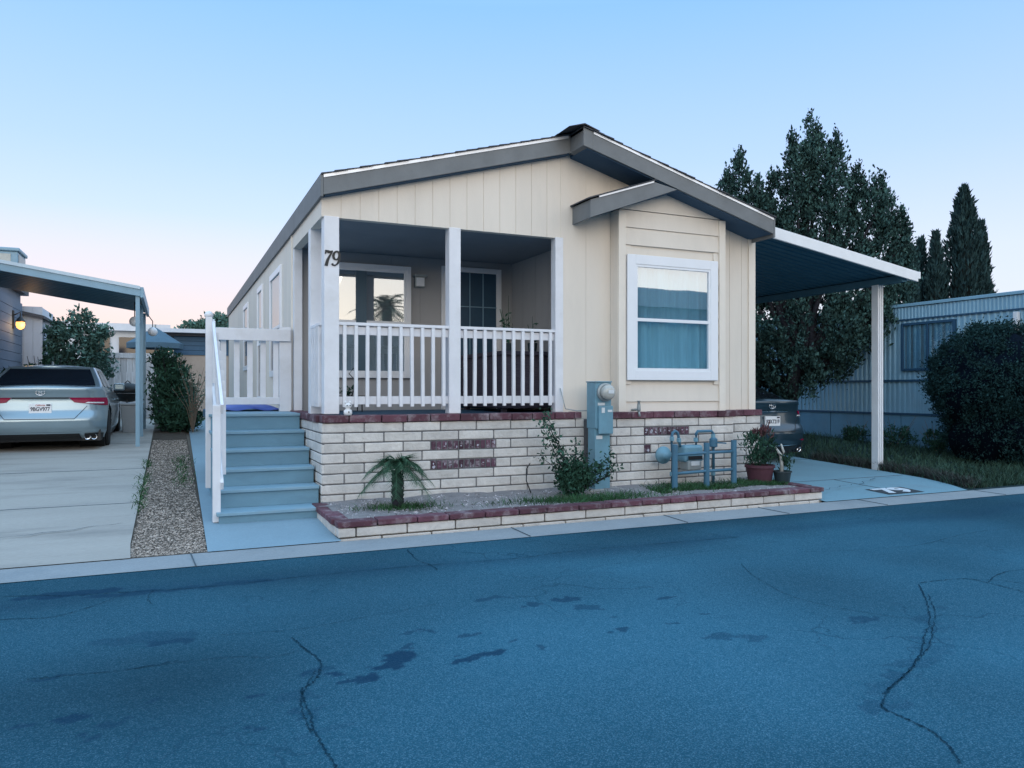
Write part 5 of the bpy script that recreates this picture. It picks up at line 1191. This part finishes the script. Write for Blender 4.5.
m = MB(); m.box(-3.205, -3.18, LY - .06, LY + .06, LZ - .05, LZ + .35); m.tube([(-3.18, LY, LZ + .25), (LX, LY, LZ + .32), (LX, LY, LZ + .18)], .015, 8); m.lathe((LX, LY, LZ + .10), [(.09, 0), (.10, .02), (.05, .08), (.02, .12)], 14); m.build('bracket', blackm, ll)
MB().lathe((LX, LY, LZ - .07), [(.02, 0), (.07, .04), (.09, .10), (.085, .17)], 16).build('glass', lampglow, ll, smooth=True)
ld = bpy.data.lights.new('lantern_light', 'POINT'); ld.energy = 5; ld.color = (1, .6, .25); ld.shadow_soft_size = .08
lo = bpy.data.objects.new('lantern_light', ld); COL.objects.link(lo); lo.location = (LX + .12, LY - .15, LZ)
ac = thing('rooftop_cooler', (-3.6, 20.3, 3.66), 'pale boxy evaporative cooler on the left neighbour roof', 'cooler')
MB().box(-4.1, -3.08, 19.8, 20.8, 3.7, 4.36).build('cabinet', alum_beige, ac, bevel=.02)
MB().box(-4.14, -3.04, 19.76, 20.84, 4.361, 4.44).build('lid', alum_beige, ac, bevel=.02)
for a in (-3.95, -3.55):
    lv = MB(); lv.box(a, a + .34, 19.785, 19.798, 3.78, 4.30); lo_ = lv.build('louvre_panel', galv, ac)
lv = MB(); lv.box(-3.079, -3.066, 19.9, 20.7, 3.78, 4.30); lv.build('louvre_panel', galv, ac)
MB().box(-4.05, -3.13, 19.9, 20.7, 3.66, 3.70).build('curb', roofgrey, ac)
# yard tree
yt = Vector((-2.2, 21.6, gz(21.6)))
t = thing('yard_tree', yt, 'round broad-leaved green tree behind the silver sedan', 'tree')
pts = [clumps(c, r, n, 24, .12, 500 + i, .35) for i, (c, r, n) in enumerate([((-2.2, 21.6, 2.35), (.5, .45, .7), 85), ((-1.72, 21.6, 1.95), (.38, .4, .6), 50), ((-2.62, 21.6, 1.9), (.36, .4, .75), 50), ((-2.05, 21.6, 1.3), (.65, .45, .5), 60), ((-1.62, 21.6, 2.72), (.22, .22, .26), 16), ((-2.55, 21.6, 2.75), (.25, .25, .3), 18), ((-2.0, 21.6, 3.0), (.28, .28, .3), 18)])]
leafy('crown', np.concatenate(pts), .11, bushm, t, .5, .1, 510)
m = MB(); branch(m, yt, (-2.15, 21.6, 1.45), .12, .08, 1, 4, .02)
for q in ((-2.4, 21.6, 2.4), (-1.9, 21.7, 2.5), (-2.1, 21.5, 2.9)): branch(m, (-2.15, 21.6, 1.3), q, .06, .015, 3)
m.build('trunk', bark, t, smooth=True)
# low plants between car and neighbour
for i, (x, y, r, h, lb) in enumerate([(-3.0, 18.2, .28, 1.15, 'dark leafy bush left of the silver sedan under the lantern'), (-2.7, 20.8, .5, 1.55, 'dark ragged bush behind the silver sedan roof')]):
    t = thing('bush', (x, y, gz(y)), lb, 'bush', 'bushes around the silver sedan')
    leafy('leaves', clumps((x, y, gz(y) + h * .55), (r, r, h * .5), 70, 22, .09, 520 + i, .3), .11, shrubm, t, .45, .3, 530 + i)
    m = MB()
    for k in range(6): a = k * 1.05; m.tube([(x, y, gz(y)), (x + r * .7 * math.cos(a), y + r * .7 * math.sin(a), gz(y) + h)], [.02, .006], 6)
    m.build('stems', bark, t)
fn = thing('board_fence', (-1.0, 22.3, gz(22)), 'weathered pale board fence behind the carport', 'fence')
m = MB(); x = -1.75
while x < .05: zz = 2.22 + rnd.uniform(-.03, .02); m.box(x, x + .135, 22.3 + rnd.uniform(0, .008), 22.33, gz(22) + .05, zz); x += .14
m.build('boards', fencew, fn); MB().box(-1.75, .06, 22.27, 22.299, 2.14, 2.27).build('top_rail', fencew, fn)
MB().box(-1.75, .06, 22.332, 22.37, .9, 1.0).build('back_rail', fencew, fn)
m = MB()
for x in (-1.68, -.85, .0): m.box(x - .045, x + .045, 22.331, 22.42, gz(22), 2.2)
m.build('posts', fencew, fn)
gl = thing('barbecue', (-.98, 18.3, gz(18.3)), 'black covered barbecue grill standing behind the silver sedan', 'barbecue')
GX, GY, GZ = -.86, 18.8, gz(18.4)
m = MB(); m.lathe((GX, GY, GZ + .75), [(.02, -.20), (.2, -.16), (.28, -.02), (.29, 0)], 20); m.build('bowl', blackm, gl, smooth=True)
m = MB(); m.lathe((GX, GY, GZ + .755), [(.29, 0), (.27, .10), (.17, .20), (.001, .23)], 20); m.tube([(GX - .06, GY, GZ + .97), (GX, GY, GZ + 1.03), (GX + .06, GY, GZ + .97)], .012, 6); m.build('lid', blackm, gl, smooth=True)
for a in (.5, 2.6, 4.7): MB().tube([(GX + .2 * math.cos(a), GY + .2 * math.sin(a), GZ + .62), (GX + .34 * math.cos(a), GY + .34 * math.sin(a), GZ)], .016, 6).build('leg', blackm, gl)
bn = thing('storage_bin', (-.72, 17.4, gz(17.4)), 'pale grey plastic bin standing behind the carport posts', 'bin')
bz = gz(17.4)
m = MB(); m.raw([(-.88, 17.2, bz), (-.56, 17.2, bz), (-.56, 17.55, bz), (-.88, 17.55, bz), (-.92, 17.16, bz + .55), (-.52, 17.16, bz + .55), (-.52, 17.6, bz + .55), (-.92, 17.6, bz + .55)], [(0, 3, 2, 1), (4, 5, 6, 7), (0, 1, 5, 4), (1, 2, 6, 5), (2, 3, 7, 6), (3, 0, 4, 7)]); m.build('tub', binm, bn, bevel=.02)
MB().box(-.94, -.50, 17.14, 17.62, bz + .551, bz + .60).build('lid', binm, bn, bevel=.015)
# shrubs beside the path
t = thing('tall_shrub', (-.02, 17.7, gz(17.7)), 'tall dense dark shrub at the far end of the pebble strip', 'shrub')
MB().lathe((-.0, 17.5, gz(17.5)), [(.2, 0), (.27, .38), (.29, .38), (.29, .44), (.25, .44), (.001, .40)], 20).build('pot', greenpot, t)
leafy('leaves', np.concatenate([clumps((.02, 17.7, 1.25), (.44, .4, .62), 160, 24, .10, 541, .3), clumps((.12, 17.35, .72), (.48, .35, .30), 120, 22, .09, 542, .3), clumps((-.10, 17.7, 1.85), (.28, .25, .34), 50, 20, .09, 543, .3)]), .10, shrubm, t, .4, .4, 544)
m = MB()
for k in range(9): a = k * .7; m.tube([(0, 17.5, .8), (.1 * math.cos(a), 17.6 + .1 * math.sin(a), 1.4), (.3 * math.cos(a), 17.65 + .25 * math.sin(a), 2.0)], [.018, .012, .004], 6)
m.build('stems', bark, t)
t = thing('dry_shrub', (.46, 16.9, gz(16.9)), 'thin dry twiggy shrub between the dark shrub and the walkway', 'shrub')
m = MB(); lp = []
for k in range(34):
    rs = random.Random(600 + k); a = rs.uniform(0, 6.28); h = rs.uniform(.7, 1.45); r = rs.uniform(.1, .42); p0 = Vector((.42, 16.9, gz(16.9))); p1 = p0 + Vector((r * .3 * math.cos(a), r * .3 * math.sin(a), h * .55)); p2 = p0 + Vector((r * math.cos(a), r * math.sin(a), h))
    m.tube([p0, p1, p2], [.008, .006, .003], 5)
    for q in range(9): lp.append(tuple(p1.lerp(p2, rs.random()) + Vector((rs.gauss(0, .05), rs.gauss(0, .05), rs.gauss(0, .05)))))
m.build('twigs', drym, t); leafy('leaves', lp, .07, bushm, t, .3, .3, 601)
# globes and parasol
for x, y, z, lb in ((-.62, 16.1, 2.60, 'white globe lamp hanging by the nearer carport post'), (-.34, 17.6, 2.52, 'white globe lamp hanging beside the farther carport posts')):
    t = thing('globe_lamp', (x, y, z), lb, 'globe lamp', 'white globe lamps at the carport')
    MB().lathe((x, y, z), [(.001, -.095)] + [(.095 * math.sin(math.pi * k / 10), -.095 * math.cos(math.pi * k / 10)) for k in range(1, 10)] + [(.001, .095)], 20).build('globe', globem, t, smooth=True)
    zz = zc(CX1) - .03 if x < CX1 else zc(CX1) - .1
    m = MB(); m.tube([(x, y, z + .09), (x, y, z + .22), (min(x, CX1 + .02), y, zz)], .01, 6); m.build('hanger', blackm, t)
ux, uy = -.42, 25.6
t = thing('parasol', (ux, uy, gz(25)), 'faded blue patio parasol beyond the board fence', 'parasol')
V = [(ux, uy, 3.22)]; n = 8; V += [(ux + .8 * math.cos(6.283 * k / n + .2), uy + .8 * math.sin(6.283 * k / n + .2), 2.72) for k in range(n)]; V += [(v[0], v[1], v[2] - .16) for v in V[1:]]
m = MB().raw(V, [(0, k + 1, (k + 1) % n + 1) for k in range(n)] + [(k + 1, k + 9, (k + 1) % n + 9, (k + 1) % n + 1) for k in range(n)]); m.build('canopy', bluecan, t, fixn=False)
MB().tube([(ux, uy, gz(25)), (ux, uy, 3.3)], .025, 8).build('pole', galv, t)
# buildings behind
b = thing('outbuilding', (1.7, 27, gz(26)), 'beige outbuilding with a blue upper band behind the walkway', 'building')
MB().box(.12, 4, 26.4, 30, .5, 2.42).build('wall', beigew, b)
m = MB(); z = 2.42
while z < 3.0: m.box(.10, 4, 26.36, 30, z, z + .14); z += .15
m.build('blue_band', bluep, b); MB().box(-.5, 4.3, 25.9, 30.4, 3.10, 3.22).build('roof', farwhite, b); MB().box(-.1, 4.1, 26.2, 30, 3.02, 3.099).build('roof_underside', roofgrey, b)
b = thing('far_house', (-2.2, 44, gz(30)), 'pale low house with dark window band beyond the board fence', 'house')
MB().box(-7, -.2, 42, 50, .5, 4.2).build('wall', farwhite, b); MB().box(-7.3, .0, 41.6, 50.3, 4.2, 4.55).build('roof', farwhite, b)
for x in (-3.6, -2.3, -1.2): MB().box(x, x + .9, 41.9, 41.99, 2.2, 3.9).build('window', carglass, b)
for i, (x, y, z, r, lb) in enumerate([(3.15, 60, 5.6, 1.5, 'distant dark treetop above the white landing railing'), (1.6, 62, 5.2, 1.2, 'distant low treetop above the outbuilding roof')]):
    t = thing('distant_tree', (x, y, gz(60)), lb, 'tree', 'distant treetops behind the home')
    leafy('crown', clumps((x, y, z), (r, r, 1.1), 110, 24, .3, 700 + i, .3), .3, bushm, t, .5, .2, 710 + i); MB().tube([(x, y, gz(60)), (x, y, z)], .15, 8).build('trunk', bark, t)

# across the street (mirrored in the window panes)
for (x0, x1, h, lb) in ((-9, 11.0, 3.1, 'plain low mobile home across the street mirrored in the porch window'), (14, 30, 5.0, 'taller gabled home across the street mirrored in the bay window')):
    t = thing('street_home', ((x0 + x1) / 2, -15, 0), lb, 'house', 'homes across the street')
    MB().box(x0, x1, -20, -13, 0, h).build('wall', greyw, t)
    MB().prism([(-20.3, h), (-12.6, h), (-16.4, h + (.9 if h < 4 else 1.4))], 'x', x0 - .3, x1 + .3).build('roof', roofgrey, t)
t = thing('palm', (8.3, -11.4, 0), 'date palm across the street mirrored dark in the porch window', 'palm')
px, py, pz = 8.3, -11.4, 4.7
MB().tube([(px, py, 0), (px + .1, py, 2.5), (px, py, pz)], [.26, .2, .2], 12).build('trunk', bark, t)
for k in range(36):
    a = k * 2.399; el = 1.35 - .055 * k; Ln = rnd.uniform(1.1, 1.5); pts = []
    for i in range(9): u = i / 8; pts.append(Vector((px + (Ln * u * math.cos(el) + .3 * u * u) * math.cos(a), py + (Ln * u * math.cos(el) + .3 * u * u) * math.sin(a), pz + Ln * (u * math.sin(el) - .55 * u * u))))
    vs = []; fs = []
    for i in range(1, 9):
        d = (pts[i] - pts[i - 1]).normalized(); sd = d.cross(Vector((0, 0, 1))); sd = sd.normalized() if sd.length > .01 else Vector((1, 0, 0))
        for s in (-1, 1):
            for sub in (0, .5): p = pts[i].lerp(pts[i - 1], sub); n = len(vs); tip = p + (sd * s + d * .8 + Vector((0, 0, -.2))).normalized() * .38; vs += [tuple(p - d * .03), tuple(p + d * .03), tuple(tip)]; fs.append((n, n + 1, n + 2))
    MB().tube(pts, .012, 4).raw(vs, fs).build('frond', palmm, t, fixn=False)

# ------------------------------------------------------------------ world, sun, camera
w = bpy.data.worlds.new('World'); SC.world = w; w.use_nodes = True
nt = w.node_tree; N = nt.nodes; L = nt.links; bgA = N['Background']
SUN_EL, SUN_AZ = R(4), R(180)           # low in the west, behind the camera
sky = N.new('ShaderNodeTexSky'); sky.sky_type = 'NISHITA'; sky.sun_disc = False; sky.sun_elevation = SUN_EL; sky.sun_rotation = SUN_AZ; sky.air_density = 1.0; sky.dust_density = 1.0; sky.ozone_density = 3
L.new(sky.outputs[0], bgA.inputs['Color']); bgA.inputs['Strength'].default_value = .05
tc = N.new('ShaderNodeTexCoord'); sx = N.new('ShaderNodeSeparateXYZ'); L.new(tc.outputs['Generated'], sx.inputs[0])
def ramp(sock, pts):
    r = N.new('ShaderNodeValToRGB'); e = r.color_ramp.elements
    while len(e) < len(pts): e.new(.5)
    for k, (p, c) in zip(e, pts): k.position = p; k.color = (*c, 1)
    L.new(sock, r.inputs[0]); return r.outputs[0]
def math_(op, a, b=None):
    m = N.new('ShaderNodeMath'); m.operation = op
    for i, v in enumerate((a, b)):
        if v is None: continue
        if isinstance(v, (int, float)): m.inputs[i].default_value = v
        else: L.new(v, m.inputs[i])
    m.use_clamp = False; return m.outputs[0]
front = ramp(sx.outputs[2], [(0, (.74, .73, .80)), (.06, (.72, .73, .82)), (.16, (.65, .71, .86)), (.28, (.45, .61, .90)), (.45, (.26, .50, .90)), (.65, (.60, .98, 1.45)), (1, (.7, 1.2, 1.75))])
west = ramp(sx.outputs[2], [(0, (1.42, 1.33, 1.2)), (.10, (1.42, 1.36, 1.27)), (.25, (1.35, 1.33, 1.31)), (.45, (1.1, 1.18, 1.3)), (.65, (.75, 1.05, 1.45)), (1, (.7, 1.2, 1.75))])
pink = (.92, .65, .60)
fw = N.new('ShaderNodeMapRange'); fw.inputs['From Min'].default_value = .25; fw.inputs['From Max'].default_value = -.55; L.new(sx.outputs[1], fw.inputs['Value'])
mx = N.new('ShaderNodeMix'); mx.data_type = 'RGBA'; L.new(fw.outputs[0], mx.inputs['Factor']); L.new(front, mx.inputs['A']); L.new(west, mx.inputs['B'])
# pink band low on the left (north) side
fz = N.new('ShaderNodeMapRange'); fz.inputs['From Min'].default_value = .21; fz.inputs['From Max'].default_value = .05; L.new(sx.outputs[2], fz.inputs['Value'])
fx = N.new('ShaderNodeMapRange'); fx.inputs['From Min'].default_value = .75; fx.inputs['From Max'].default_value = -.1; L.new(sx.outputs[0], fx.inputs['Value'])
fp = math_('MULTIPLY', fz.outputs[0], fx.outputs[0]); fy = N.new('ShaderNodeMapRange'); fy.inputs['From Min'].default_value = 0; fy.inputs['From Max'].default_value = .5; L.new(sx.outputs[1], fy.inputs['Value']); fp = math_('MULTIPLY', fp, fy.outputs[0])
mx2 = N.new('ShaderNodeMix'); mx2.data_type = 'RGBA'; L.new(fp, mx2.inputs['Factor']); L.new(mx.outputs['Result'], mx2.inputs['A']); mx2.inputs['B'].default_value = (*pink, 1)
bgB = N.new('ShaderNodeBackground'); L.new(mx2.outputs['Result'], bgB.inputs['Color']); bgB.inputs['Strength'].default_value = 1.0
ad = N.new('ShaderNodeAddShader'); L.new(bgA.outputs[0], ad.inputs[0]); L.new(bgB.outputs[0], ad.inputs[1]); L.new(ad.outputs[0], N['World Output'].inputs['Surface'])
sl = bpy.data.lights.new('sun', 'SUN'); sl.energy = .5; sl.angle = R(40); sl.color = (1, .9, .78)
so = bpy.data.objects.new('sun', sl); COL.objects.link(so)
so.rotation_euler = (R(90 - 14), 0, R(-8))     # light travels roughly +y and slightly down

cd = bpy.data.cameras.new('camera'); co = bpy.data.objects.new('camera', cd); COL.objects.link(co); SC.camera = co
cd.sensor_width = 36; cd.lens = 760 / 1024 * 36; cd.clip_end = 3000; cd.clip_start = .05
co.location = (0, 0, 1.3); co.rotation_euler = (R(90), 0, R(-24.2)); cd.shift_y = 6 / 1024
SC.view_settings.view_transform = 'Standard'; SC.view_settings.look = 'None'; SC.view_settings.exposure = .2; SC.view_settings.gamma = 1
SC.cycles.max_bounces = 8; SC.cycles.use_denoising = True
